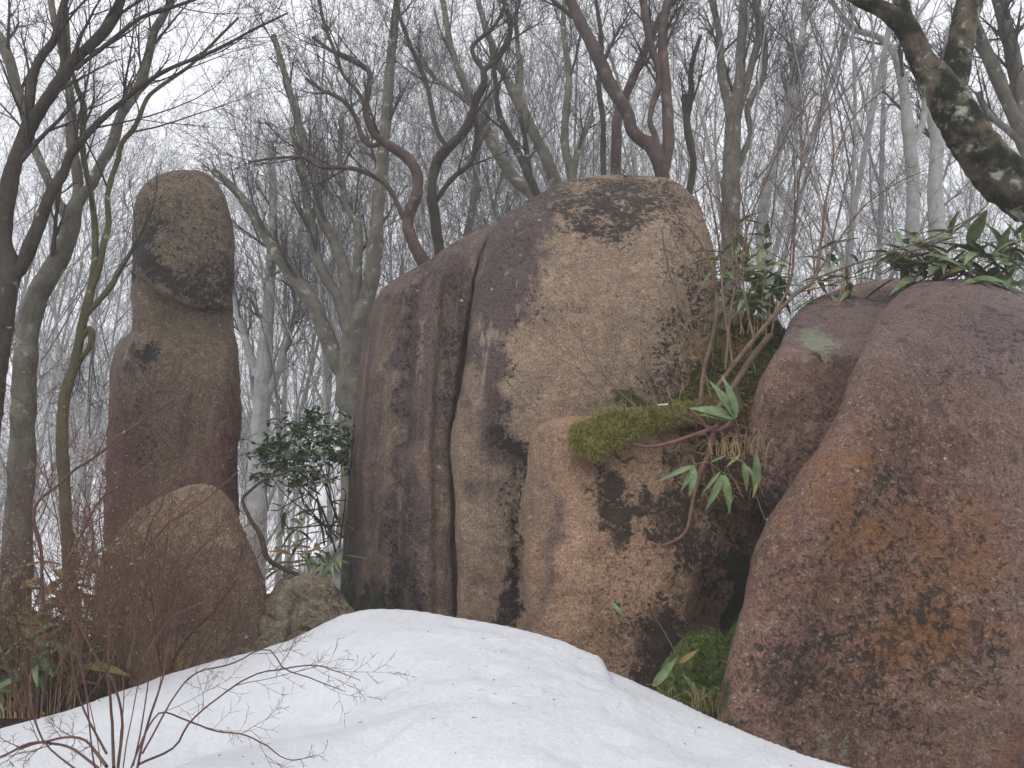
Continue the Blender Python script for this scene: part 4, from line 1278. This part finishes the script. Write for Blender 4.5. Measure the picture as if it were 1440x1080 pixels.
shrub('bare_shrub', 'red brown bare shrub rising from the snow at the bottom left', 'shrub', [
    [(192, 1085, 4, 3.1), (208, 1015, 3.5, 3.15), (230, 953, 3, 3.2), (238, 900, 2.6, 3.25), (243, 863, 2.4), (260, 807, 2), (287, 767, 1.6), (320, 742, 1.2)],
    [(160, 1080, 5, 3.1), (158, 1030, 4.5), (153, 953, 3.6), (154, 880, 3), (146, 800, 2.4), (140, 740, 1.8), (148, 660, 1.2)],
    [(195, 1075, 3.6, 3.1), (244, 1051, 3.2), (271, 1013, 3), (347, 953, 2.6), (418, 938, 2.2), (470, 941, 1.6), (505, 955, 1)],
    [(180, 1090, 3, 3.1), (215, 1010, 2.8), (240, 1004, 2.8), (302, 1027, 2.6), (342, 1033, 2.4), (373, 1047, 2), (413, 1069, 1.4), (445, 1062, 1)],
    [(200, 1060, 3, 3.15), (260, 960, 2.6), (320, 935, 2.5), (378, 913, 2), (400, 940, 2), (440, 958, 1.8), (485, 972, 1)],
    [(150, 1078, 5, 3.1), (118, 1040, 4), (80, 1040, 4), (28, 1053, 4)],
    [(140, 1082, 4, 3.1), (100, 1052, 4), (50, 1045, 4), (-10, 1065, 3.5)],
    [(165, 1085, 5, 3.0), (172, 1020, 4), (160, 960, 3.6), (135, 925, 4), (105, 870, 3.6), (80, 830, 3), (50, 777, 2)],
    [(110, 1085, 3, 3.2), (60, 1040, 3), (40, 960, 2.6), (30, 900, 2.4), (60, 820, 2), (48, 735, 1.6)],
    [(150, 1060, 3.6, 3.2), (110, 980, 3), (100, 900, 2.8), (112, 840, 2.4), (130, 760, 2), (118, 690, 1.4)],
], 3.3, M_TWIGR, M_TWIGR, 81, auto=5, base=(165, 1085, 3.1), height=1.1, spread=0.6, budn=0.05, r0=0.0032, rscale=.42, wig=.5)
shrub('bare_shrub', 'thin twigged shrub with withered buds crossing in front of the standing stone', 'shrub', [
    [(60, 850, 3), (58, 780, 3), (49, 718, 3), (89, 675, 3), (144, 633, 2.6), (180, 605, 2.2), (218, 582, 1.8), (245, 566, 1.2)],
    [(150, 880, 3), (185, 800, 2.6), (230, 745, 2.2), (290, 700, 1.8), (335, 660, 1.4)],
    [(200, 930, 3), (240, 870, 2.6), (300, 840, 2), (350, 800, 1.6), (372, 770, 1.2)],
    [(110, 900, 3), (90, 820, 3), (120, 740, 2.6), (160, 690, 2.2), (215, 650, 1.8)],
    [(180, 940, 3), (195, 860, 2.5), (200, 780, 2), (230, 700, 1.4)],
], 4.6, M_TWIGR, M_TWIGR, 82, auto=3, base=(130, 960, 4.5), height=1.4, spread=0.6, budn=0.3, r0=0.004, rscale=.7, last=3, sub=5, wig=1)
shrub('bare_shrub', 'low dark brush at the foot of the brown rounded boulder', 'shrub', [
    [(230, 960, 3), (260, 900, 2.5), (300, 860, 2), (330, 820, 1.4)],
], 5.6, M_TWIGR, M_TWIGR, 83, auto=16, base=(240, 960, 5.5), height=0.9, spread=0.8, budn=0.15, r0=0.005)
shrub('bare_shrub', 'dark brush tangle at the left edge above the snow', 'shrub', [
    [(20, 1000, 3), (40, 930, 2.5), (20, 860, 2), (40, 780, 1.4)],
], 5.0, M_TWIGR, M_TWIGR, 87, auto=18, base=(60, 1010, 4.9), height=1.0, spread=0.9, budn=0.25, r0=0.005)
shrub('bare_shrub', 'tall bare red twigged shrub fanning up from the notch, right of the tallest boulder', 'shrub', [
    [(1008, 545, 6, 5.75), (1030, 515, 6, 5.75), (1058, 480, 5.6), (1085, 448, 5.2), (1120, 412, 5), (1146, 392, 4.4), (1155, 335, 3), (1162, 280, 2.8), (1172, 222, 2.4), (1166, 150, 2), (1150, 80, 1.2)],
    [(1146, 392, 3, 5.7), (1200, 372, 2.4), (1260, 352, 2.2), (1330, 325, 2), (1385, 292, 1.8), (1392, 262, 1.2)],
    [(1085, 448, 3, 5.7), (1112, 395, 3), (1117, 330, 2.8), (1122, 270, 2.4), (1131, 200, 2), (1140, 150, 1.4)],
    [(1060, 478, 3, 5.7), (1045, 400, 2.6), (1048, 330, 2.4), (1075, 260, 2.2), (1110, 180, 1.8), (1150, 130, 1.2)],
    [(1030, 510, 3, 5.7), (1018, 430, 2.8), (1012, 350, 2.4), (1000, 280, 2), (985, 200, 1.4)],
    [(1146, 390, 2.6, 5.7), (1185, 330, 2), (1215, 290, 1.8), (1260, 258, 1.5), (1300, 240, 1)],
    [(1172, 222, 1.8, 5.7), (1200, 165, 1.8), (1245, 125, 1.5), (1275, 95, 1)],
    [(1020, 520, 3, 5.7), (1030, 420, 2.6), (1050, 340, 2.2), (1035, 240, 1.6), (1020, 170, 1)],
], 5.7, M_STICK, M_TWIGR, 84, auto=0, base=(1010, 545, 5.75), last=4, sub=9, rscale=.62, prm=dict(SHR, rmin=0.0014))
shrub('bare_shrub', 'pale brown leafless shrub leaning over the right flank of the tallest boulder', 'shrub', [
    [(985, 570, 5), (990, 520, 5), (1003, 470, 4.4), (1008, 420, 3.6), (990, 350, 2.6), (950, 300, 2), (905, 262, 1.6), (870, 235, 1.2)],
    [(1000, 560, 3), (985, 500, 2.6), (965, 440, 2), (940, 380, 1.6), (930, 320, 1.2)],
], 5.9, M_STICK, M_STICK, 85, auto=0, base=(985, 570, 5.9), last=3, sub=4, rscale=.65)
shrub('dry_twigs', 'fine dry twigs growing in front of the face of the tallest boulder', 'twigs', [
    [(1000, 600, 2.6), (950, 585, 2.2), (915, 560, 1.8), (880, 540, 1.2), (850, 520, 0.9)],
    [(900, 580, 2), (860, 540, 1.6), (825, 500, 1.2), (800, 450, 0.9)],
    [(880, 590, 1.8), (845, 555, 1.4), (815, 520, 1), (780, 500, 0.8)],
    [(920, 570, 1.8), (905, 520, 1.2), (900, 460, 0.9)],
    [(760, 585, 1.6), (735, 560, 1.2), (715, 540, 1), (705, 520, .8)],
    [(860, 590, 1.6), (850, 545, 1.2), (870, 490, 1), (868, 450, .7)],
    [(1000, 430, 2), (965, 455, 1.6), (930, 470, 1)],
], 5.8, M_STICK, M_STICK, 86, auto=0, base=(960, 590, 5.8), last=3, sub=7, rscale=.5, wig=1, prm=dict(SHR, rmin=0.0008))


snow_litter()


# roots and stems hanging over the step boulder
def single(name, label, cat, pts, d, mat, sides=9):
    w, r = path(pts, d)
    tb = Tubes()
    tb.add(w, r, sides)
    o = link(name, tb.build(name, [mat], 0.5, w[0]), loc=Vector(w[0]))
    return tag(o, label, cat)


single('root', 'thick red root hanging over the right part of the step boulder', 'root',
       [(1015, 600, 3), (1003, 612, 4), (997, 640, 4.4), (985, 665, 4.6), (978, 690, 3.4), (973, 715, 3), (966, 745, 2.6), (950, 760, 2), (930, 768, 1)], 5.62, M_ROOT)
single('root', 'thin pinkish root reaching left across the dark hollow under the moss cushion', 'root',
       [(1010, 600, 3.6), (975, 612, 3), (945, 622, 2.6), (915, 628, 2), (890, 624, 1.2)], 5.5, M_ROOT, 6)
single('root', 'short forked root between the bamboo leaves in the notch', 'root',
       [(1030, 590, 3), (1018, 602, 3.4), (1000, 605, 3), (985, 590, 2.4), (970, 575, 2)], 5.5, M_ROOT, 6)
single('stick', 'dead stick lying against the moss in the notch', 'stick',
       [(1085, 470, 4), (1060, 500, 4.5), (1040, 530, 4.6), (1020, 560, 4.6), (1003, 585, 4)], 5.8, M_STICK)
single('stick', 'bent stick standing behind the dead stick in the notch', 'stick',
       [(1042, 575, 3), (1036, 545, 4), (1046, 520, 4), (1062, 500, 3.6), (1080, 470, 3)], 5.9, M_STICK)
single('branch', 'dark hanging branch curling around the right side of the brown rounded boulder', 'branch',
       [(470, 664, .8), (452, 668, 1.2), (420, 660, 1.5), (392, 668, 1.7), (372, 674, 1.8), (350, 692, 2), (341, 704, 2.3), (352, 730, 3), (366, 752, 3.4), (376, 785, 3.6), (395, 798, 3.2), (420, 808, 3)], 6.45, M_BARKD)



def root_tangle():
    rng = random.Random(55)
    tb = Tubes()
    b = P(1010, 600, 5.5)
    for i in range(46):
        px, py = rng.gauss(1015, 28), rng.gauss(588, 20)
        pts = []
        a = rng.uniform(0, 6.28)
        for k in range(5):
            pts.append(P(px, py, 5.62 + rng.uniform(-.1, .08)))
            a += rng.uniform(-.8, .8)
            px += math.cos(a) * rng.uniform(5, 14)
            py += math.sin(a) * rng.uniform(4, 12) + 1.5
        r = rng.uniform(.0015, .006)
        w = crom(np.array(pts), 14)
        tb.add(w, np.linspace(r, r * .35, 14), 5)
    o = link('root_tangle', tb.build('root_tangle', [M_ROOT], 0.4, b), loc=Vector(b))
    tag(o, 'tangle of thin reddish roots and stems in the notch above the step boulder', 'roots')
    o['kind'] = 'stuff'


root_tangle()
w, r = path([(925, 570, .9), (930, 569, 1.1), (936, 569, 1.3), (939, 568, 1.1)], 5.66)
tb = Tubes()
tb.add(w, r, 6)
tag(link('scrap', tb.build('scrap', [plain('white scrap', (0.5, 0.5, 0.5), (0.65, 0.65, 0.65), 20)], 0.5, w[0]), loc=Vector(w[0])), 'small white rolled scrap lying on the moss at the foot of the tallest boulder', 'scrap')


# ------------------------------------------------------------------ leaves
def leaf_mesh(name, mat, w, curve, fold, seed):
    n = 9
    V, Q = [], []
    for i in range(n):
        t = i / (n - 1)
        z0 = 0
        hw = w * (math.sin(math.pi * min(1, t * 1.0 + 0.03) ** 0.75) ** 0.9 if t < 1 else 0.0) * 0.5 + 0.004
        if i == n - 1:
            hw = 0.002
        z = -curve * t * t
        for s in (-1, 0, 1):
            V.append((t, s * hw, z + abs(s) * fold * hw))
    for i in range(n - 1):
        for j in (0, 1):
            a = i * 3 + j
            Q.append((a, a + 1, a + 4, a + 3))
    return mesh(name, V, Q, mats=[mat])


LEAFS = {k: [leaf_mesh('leaf', m, w, c, 0.35, i) for i, (w, c) in enumerate(((.22, .12), (.19, .42), (.26, .25)))] for k, m in
         (('g', M_LEAF), ('y', M_LEAF2), ('b', M_LEAFB))}
BROAD = [leaf_mesh('leaf', M_LEAF, w, c, 0.3, i) for i, (w, c) in enumerate(((.42, .12), (.5, .2)))]
rl = random.Random(91)


def put_leaf(parent, base, tip, me, up=None, wide=1.0):
    b, t = Vector(base), Vector(tip)
    x = t - b
    L = x.length
    x.normalize()
    up = Vector(up) if up is not None else Vector((rl.uniform(-.6, .6), -0.8 + rl.uniform(-.5, .6), rl.uniform(0, 1)))
    y = up.cross(x)
    if y.length < 1e-3:
        y = Vector((0, 1, 0)).cross(x)
    y.normalize()
    z = x.cross(y)
    m = Matrix(((x.x * L, y.x * L * wide, z.x * L, b.x), (x.y * L, y.y * L * wide, z.y * L, b.y), (x.z * L, y.z * L * wide, z.z * L, b.z), (0, 0, 0, 1)))
    o = bpy.data.objects.new('leaf', me)
    COL.objects.link(o)
    o.parent = parent
    o.matrix_parent_inverse = Matrix.Identity(4)
    o.matrix_basis = Matrix.Translation(-parent.location) @ m
    return o


def bamboo_clump(label, cx, cy, d, spanx, spany, nculm, per, leafpx, seed, kinds='ggggy', group=None, name='bamboo_grass', sets=None, depthspan=0.5, cy_base=None, elr=(-.7, .5), wide=1.0):
    """culms rising from below (cx, cy) with fans of leaves; spans in pixels"""
    global rl
    rl = random.Random(seed)
    base = P(cx, cy_base or cy + spany * 1.2, d)
    t = thing(name, label, 'bamboo grass', Vector(base), group)
    cul = Tubes()
    L0 = leafpx * d / FPX
    for i in range(nculm):
        px = cx + spanx * (-0.5 + (i + rl.uniform(.1, .9)) / nculm)
        py = cy + rl.uniform(-.5, .5) * spany
        dd = d + rl.uniform(-.5, .5) * depthspan
        top = P(px, py, dd)
        b = P(px + (cx - px) * 0.3, (cy_base or cy + spany * 1.2), d)
        mid = (top + b) / 2 + np.array([rl.uniform(-.04, .04), rl.uniform(-.04, .04), 0.03])
        w = crom(np.array([b, mid, top]), 6)
        cul.add(w, np.linspace(.004, .0022, 6), 5)
        a0 = rl.uniform(0, 6.28)
        for k in range(per):
            a = a0 + k * 2.4
            el = rl.uniform(*elr)
            L = L0 * rl.uniform(.7, 1.15)
            dr = np.array([math.cos(a) * math.cos(el), math.sin(a) * math.cos(el) * .8, math.sin(el)])
            st = w[5 - (k % 3)] + np.array([rl.uniform(-.15, .15), rl.uniform(-.15, .15), rl.uniform(-.3, .1)]) * L0
            kk = rl.choice(kinds)
            me = rl.choice((sets or LEAFS[kk]))
            put_leaf(t, st, st + dr * L, me, wide=wide, up=(dr[0] * -.2 + rl.uniform(-.4, .4), -0.35 + rl.uniform(-.4, .4), 1.0))
    link('culms', cul.build('culms', [M_DRY], 0, base), t)
    return t


bamboo_clump('broad leaved bamboo grass standing above the top of the huge right boulder', 1345, 352, 6.3, 205, 56, 32, 5, 64, 101, 'ggggggyg', cy_base=440, elr=(-.5, .8), wide=1.15)
bamboo_clump('sunken yellow green bamboo grass growing against the right flank of the tallest boulder', 1055, 350, 6.6, 84, 90, 17, 6, 50, 102, 'ggggyy', cy_base=470)
bamboo_clump('dark bamboo leaves under the yellow green clump, low in the notch', 1062, 405, 6.3, 74, 44, 8, 6, 46, 103, 'g', cy_base=470)
bamboo_clump('small bamboo tuft just left of the grey brown boulder top', 1165, 392, 6.6, 70, 30, 5, 5, 42, 104, 'ggy', cy_base=440)
bamboo_clump('thin bamboo leaves behind the shrub, above the small tuft', 1175, 345, 6.8, 60, 30, 3, 4, 44, 105, 'g', cy_base=430)
bamboo_clump('green bamboo leaves drooping between the standing stone and the fluted slab', 430, 775, 7.4, 100, 36, 9, 5, 38, 106, 'ggggb', cy_base=830)
bamboo_clump('pale withered bamboo leaves above the green ones beside the slab', 440, 715, 7.8, 90, 40, 7, 5, 38, 107, 'byyg', cy_base=820)
bamboo_clump('withered brown and green bamboo clump at the left edge above the snow', 45, 860, 5.5, 170, 150, 26, 7, 58, 108, 'bbbbyg', cy_base=1010)
bamboo_clump('dark bamboo leaves at the left edge under the grey beech', 15, 900, 5.1, 80, 60, 7, 6, 50, 109, 'g', cy_base=1010)


def sprig(label, d, specs, culm, kinds='g', wide=1.0, cat='bamboo grass'):
    b = P(culm[0][0], culm[0][1], d)
    t = thing('bamboo_sprig', label, cat, Vector(b))
    w, r = path(culm, d)
    tb = Tubes()
    tb.add(w, r * 0.6, 6)
    link('culm', tb.build('culm', [M_STICK], 0, b), t)
    for i, s in enumerate(specs):
        x0, y0, x1, y1 = s[:4]
        kk = s[4] if len(s) > 4 else 'g'
        put_leaf(t, P(x0, y0, d), P(x1, y1, d - 0.06), LEAFS[kk][i % 3], up=(0.15, -1, 0.5), wide=s[5] if len(s) > 5 else 1.0)
    return t


sprig('bamboo sprig with three upright pale green leaves in the notch above the root', 5.35,
      [(1035, 588, 1001, 532), (1035, 586, 1027, 526), (1033, 588, 976, 566), (1030, 590, 985, 580)], [(1045, 640, 1), (1040, 610, 1), (1034, 588, .9)])
sprig('bamboo sprig with drooping leaves hanging over the face of the step boulder', 5.3,
      [(1018, 668, 1029, 722), (1016, 668, 997, 714), (975, 655, 973, 697), (975, 655, 926, 674, 'g', .6), (1012, 664, 990, 690, 'g', .7), (975, 660, 958, 690, 'g', .7), (1000, 650, 1020, 640, 'g', .7)],
      [(1045, 700, 1.6), (1030, 672, 1.6), (1015, 664, 1.4), (995, 650, 1.2), (975, 654, 1)])
sprig('bamboo sprig with narrow leaves pointing down left of the grey brown boulder', 5.35,
      [(1045, 650, 1052, 690), (1045, 650, 1030, 640, 'g', .8), (1048, 655, 1066, 676, 'g', .8), (1040, 640, 1022, 655, 'y', .7)], [(1075, 700, 1.4), (1060, 665, 1.3), (1044, 648, 1.1)])
sprig('upright bamboo leaf with a pale curled edge beside the grey brown boulder', 5.25,
      [(1062, 690, 1066, 632), (1058, 700, 1072, 650, 'y', .5)], [(1080, 740, 1.6), (1070, 715, 1.5), (1060, 688, 1.2)])
sprig('bamboo sprig with one green and one withered curled leaf in the mossy gap', 4.95,
      [(918, 965, 952, 925), (956, 932, 977, 916, 'b', 1.3), (985, 985, 966, 948, 'g', .7), (975, 990, 1000, 972, 'g', .6), (990, 965, 984, 1000, 'b', .6)],
      [(990, 1015, 1.6), (968, 965, 1.4), (955, 930, 1.2), (935, 890, .9), (915, 858, .7)])
sprig('small lone green leaf sticking out of the face of the step boulder', 5.7, [(858, 846, 880, 868)], [(855, 843, 1), (859, 847, 1)])


def grass_tuft(label, cx, cy, d, n, ln, seed, spread=40, mat=None, cat='grass tuft'):
    rng = random.Random(seed)
    b = P(cx, cy, d)
    tb = Tubes()
    for i in range(n):
        p = P(cx + rng.uniform(-1, 1) * spread, cy + rng.uniform(-.2, .2) * spread, d + rng.uniform(-.1, .1))
        a = rng.uniform(0, 6.28)
        L = ln * rng.uniform(.5, 1.2)
        o = np.array([math.cos(a), math.sin(a) * .7, 0]) * L * rng.uniform(.2, .8)
        w = crom(np.array([p, p + o * .35 + np.array([0, 0, L * .6]), p + o + np.array([0, 0, L * rng.uniform(.2, .8)])]), 5)
        tb.add(w, [.0022, .002, .0017, .0012, .0005], 3)
    o = link('grass_tuft', tb.build('grass_tuft', [mat or M_DRY], 0, b), loc=Vector(b))
    tag(o, label, cat)
    o['kind'] = 'stuff'
    return o


fo, _ = boulder('earth_bank', [(-20, 868), (-90, 880), (-160, 920), (-180, 1060)], [(-20, 868), (40, 862), (90, 880), (130, 905), (170, 930), (200, 1060)],
                lambda X, Y: 6.3 - 0.004 * (Y - 865), 20, 0.2, 0.9, bpy.data.materials['brown earth'], 'dark earth bank at the left edge behind the snow', 'bank', None, step=4, amp=(.08, .08, .03))
grass_tuft('dead leaves and straw matted on the dark bank at the left edge', 60, 905, 5.95, 420, 0.3, 7, 130, M_LEAFB)
grass_tuft('dry straw in the mossy gap beside the big right boulder', 980, 1005, 4.95, 40, 0.22, 1, 45)
grass_tuft('straw hanging out of the notch above the step boulder', 1040, 640, 5.45, 60, 0.22, 2, 40)
grass_tuft('straw along the upper edge of the moss cushion', 900, 580, 5.85, 90, 0.12, 3, 70, M_LEAF2)
grass_tuft('rusty brown leaves and straw at the foot of the shrub in the notch', 1010, 500, 6.2, 90, 0.22, 4, 50, M_LEAFB)
grass_tuft('brown undergrowth behind the left part of the snow', 110, 960, 5.6, 260, 0.35, 5, 150, M_LEAFB)
grass_tuft('brown undergrowth covering the left end of the ground by the standing stone', 150, 900, 6.2, 160, 0.4, 6, 120, M_LEAFB)


# small leaved evergreen bush
def evergreen(label, centers, d, n, leafL, seed, basepx):
    rng = random.Random(seed)
    b = P(basepx[0], basepx[1], d)
    t = thing('evergreen_bush', label, 'bush', Vector(b))
    tb = Tubes()
    V, Q, T = [], [], []
    fr = np.random.RandomState(seed)
    for (cx, cy, rx, ry) in centers:
        c = P(cx, cy, d)
        w = crom(np.array([b + fr.normal(size=3) * .08, b * .6 + c * .4 + fr.normal(size=3) * .13, b * .3 + c * .7 + fr.normal(size=3) * .10, c]), 9)
        tb.add(w, np.linspace(.010, .003, 9), 6)
        for k in range(int(n * rx * ry / 900)):
            q = P(cx + fr.normal() * rx * .62, cy + fr.normal() * ry * .62, d + fr.normal() * .22)
            if k % 3 == 0:
                tb.add(crom(np.array([c, (c + q) / 2 + fr.normal(size=3) * .03, q]), 4), [.004, .003, .0022, .0015], 3)
            for j in range(7):
                a = rng.uniform(0, 6.28)
                dr = np.array([math.cos(a), math.sin(a), rng.uniform(-.5, .7)])
                dr /= np.linalg.norm(dr)
                sd_ = np.cross(dr, np.array([rng.uniform(-.4, .4), rng.uniform(-.4, .4), 1]))
                sd_ /= np.linalg.norm(sd_)
                L = leafL * rng.uniform(.7, 1.2)
                n0 = len(V)
                m1, m2 = q + dr * L * .35, q + dr * L * .7
                V += [q, m1 - sd_ * L * .19, m1 + sd_ * L * .19, m2 - sd_ * L * .15 - np.array([0, 0, L * .05]), m2 + sd_ * L * .15 - np.array([0, 0, L * .05]), q + dr * L - np.array([0, 0, L * .15])]
                T += [(n0, n0 + 1, n0 + 2), (n0 + 3, n0 + 5, n0 + 4)]
                Q += [(n0 + 1, n0 + 3, n0 + 4, n0 + 2)]
    link('branches', tb.build('branches', [M_BARKD], 0, b), t)
    o = link('leaves', mesh('leaves', np.array(V) - b, Q, T, [M_EVER], smooth=False), t, kind='stuff')
    return t


evergreen('dark green small leaved evergreen bush between the standing stone and the fluted slab',
          [(440, 590, 20, 16), (412, 606, 24, 18), (385, 628, 24, 18), (365, 642, 18, 18), (425, 636, 26, 20), (398, 658, 22, 16), (452, 618, 22, 20), (440, 665, 22, 16), (466, 642, 20, 16), (415, 680, 20, 12), (375, 668, 14, 10)], 7.6, 62, 0.095, 5, (468, 760))
evergreen('lighter evergreen spray touching the left edge of the fluted slab', [(484, 612, 16, 18), (478, 640, 16, 14), (490, 660, 12, 12)], 8.2, 80, 0.085, 6, (480, 740))

# ------------------------------------------------------------------ snow patches on the slope behind
def snow_patch(label, L, R, d):
    o, _ = boulder('snow_patch', L, R, lambda X, Y: d - 0.001 * (Y - L[0][1]), 10, 0.15, 0.6, M_SNOW, label, 'snow patch', None, step=3.5, amp=(.03, .02, .005))
    return o


snow_patch('snow patch behind the small lichened stone, beside the foot of the slab', [(505, 752), (478, 757), (452, 774), (430, 790), (408, 806), (396, 830), (392, 870)], [(505, 752), (520, 757), (530, 770), (535, 800), (535, 870)], 9.2)
snow_patch('grey snow patch at the left edge beyond the brush', [(-10, 908), (-60, 915), (-100, 930), (-120, 990)], [(-10, 908), (30, 915), (55, 930), (70, 950), (80, 990)], 7.0)
snow_patch('thin snow streak at the foot of the standing stone', [(126, 898), (118, 905), (112, 918), (110, 950)], [(126, 898), (136, 905), (142, 925), (146, 950)], 6.6)

# ------------------------------------------------------------------ fog
hz = bpy.data.materials.new('fog')
hz.use_nodes = True
hn = hz.node_tree.nodes
hn.clear()
ho = hn.new('ShaderNodeOutputMaterial')
hv = hn.new('ShaderNodeVolumePrincipled')
hv.inputs['Color'].default_value = (0.985, 0.988, 1.0, 1)
hv.inputs['Density'].default_value = 0.0040
hv.inputs['Anisotropy'].default_value = 0.2
hz.node_tree.links.new(hv.outputs[0], ho.inputs['Volume'])
x0, x1, y0, y1, z0, z1 = -76, 76, -46, 88, -20, 21
V = [(x, y, z) for z in (z0, z1) for y in (y0, y1) for x in (x0, x1)]
Q = [(0, 2, 3, 1), (4, 5, 7, 6), (0, 1, 5, 4), (2, 6, 7, 3), (0, 4, 6, 2), (1, 3, 7, 5)]
haze = link('haze', mesh('haze', V, Q, mats=[hz], smooth=False))
haze['kind'] = 'stuff'
print('trees', NTREE[0], 'tris', sum(sum(len(p.vertices) - 2 for p in m.polygons) for m in bpy.data.meshes) if False else '')
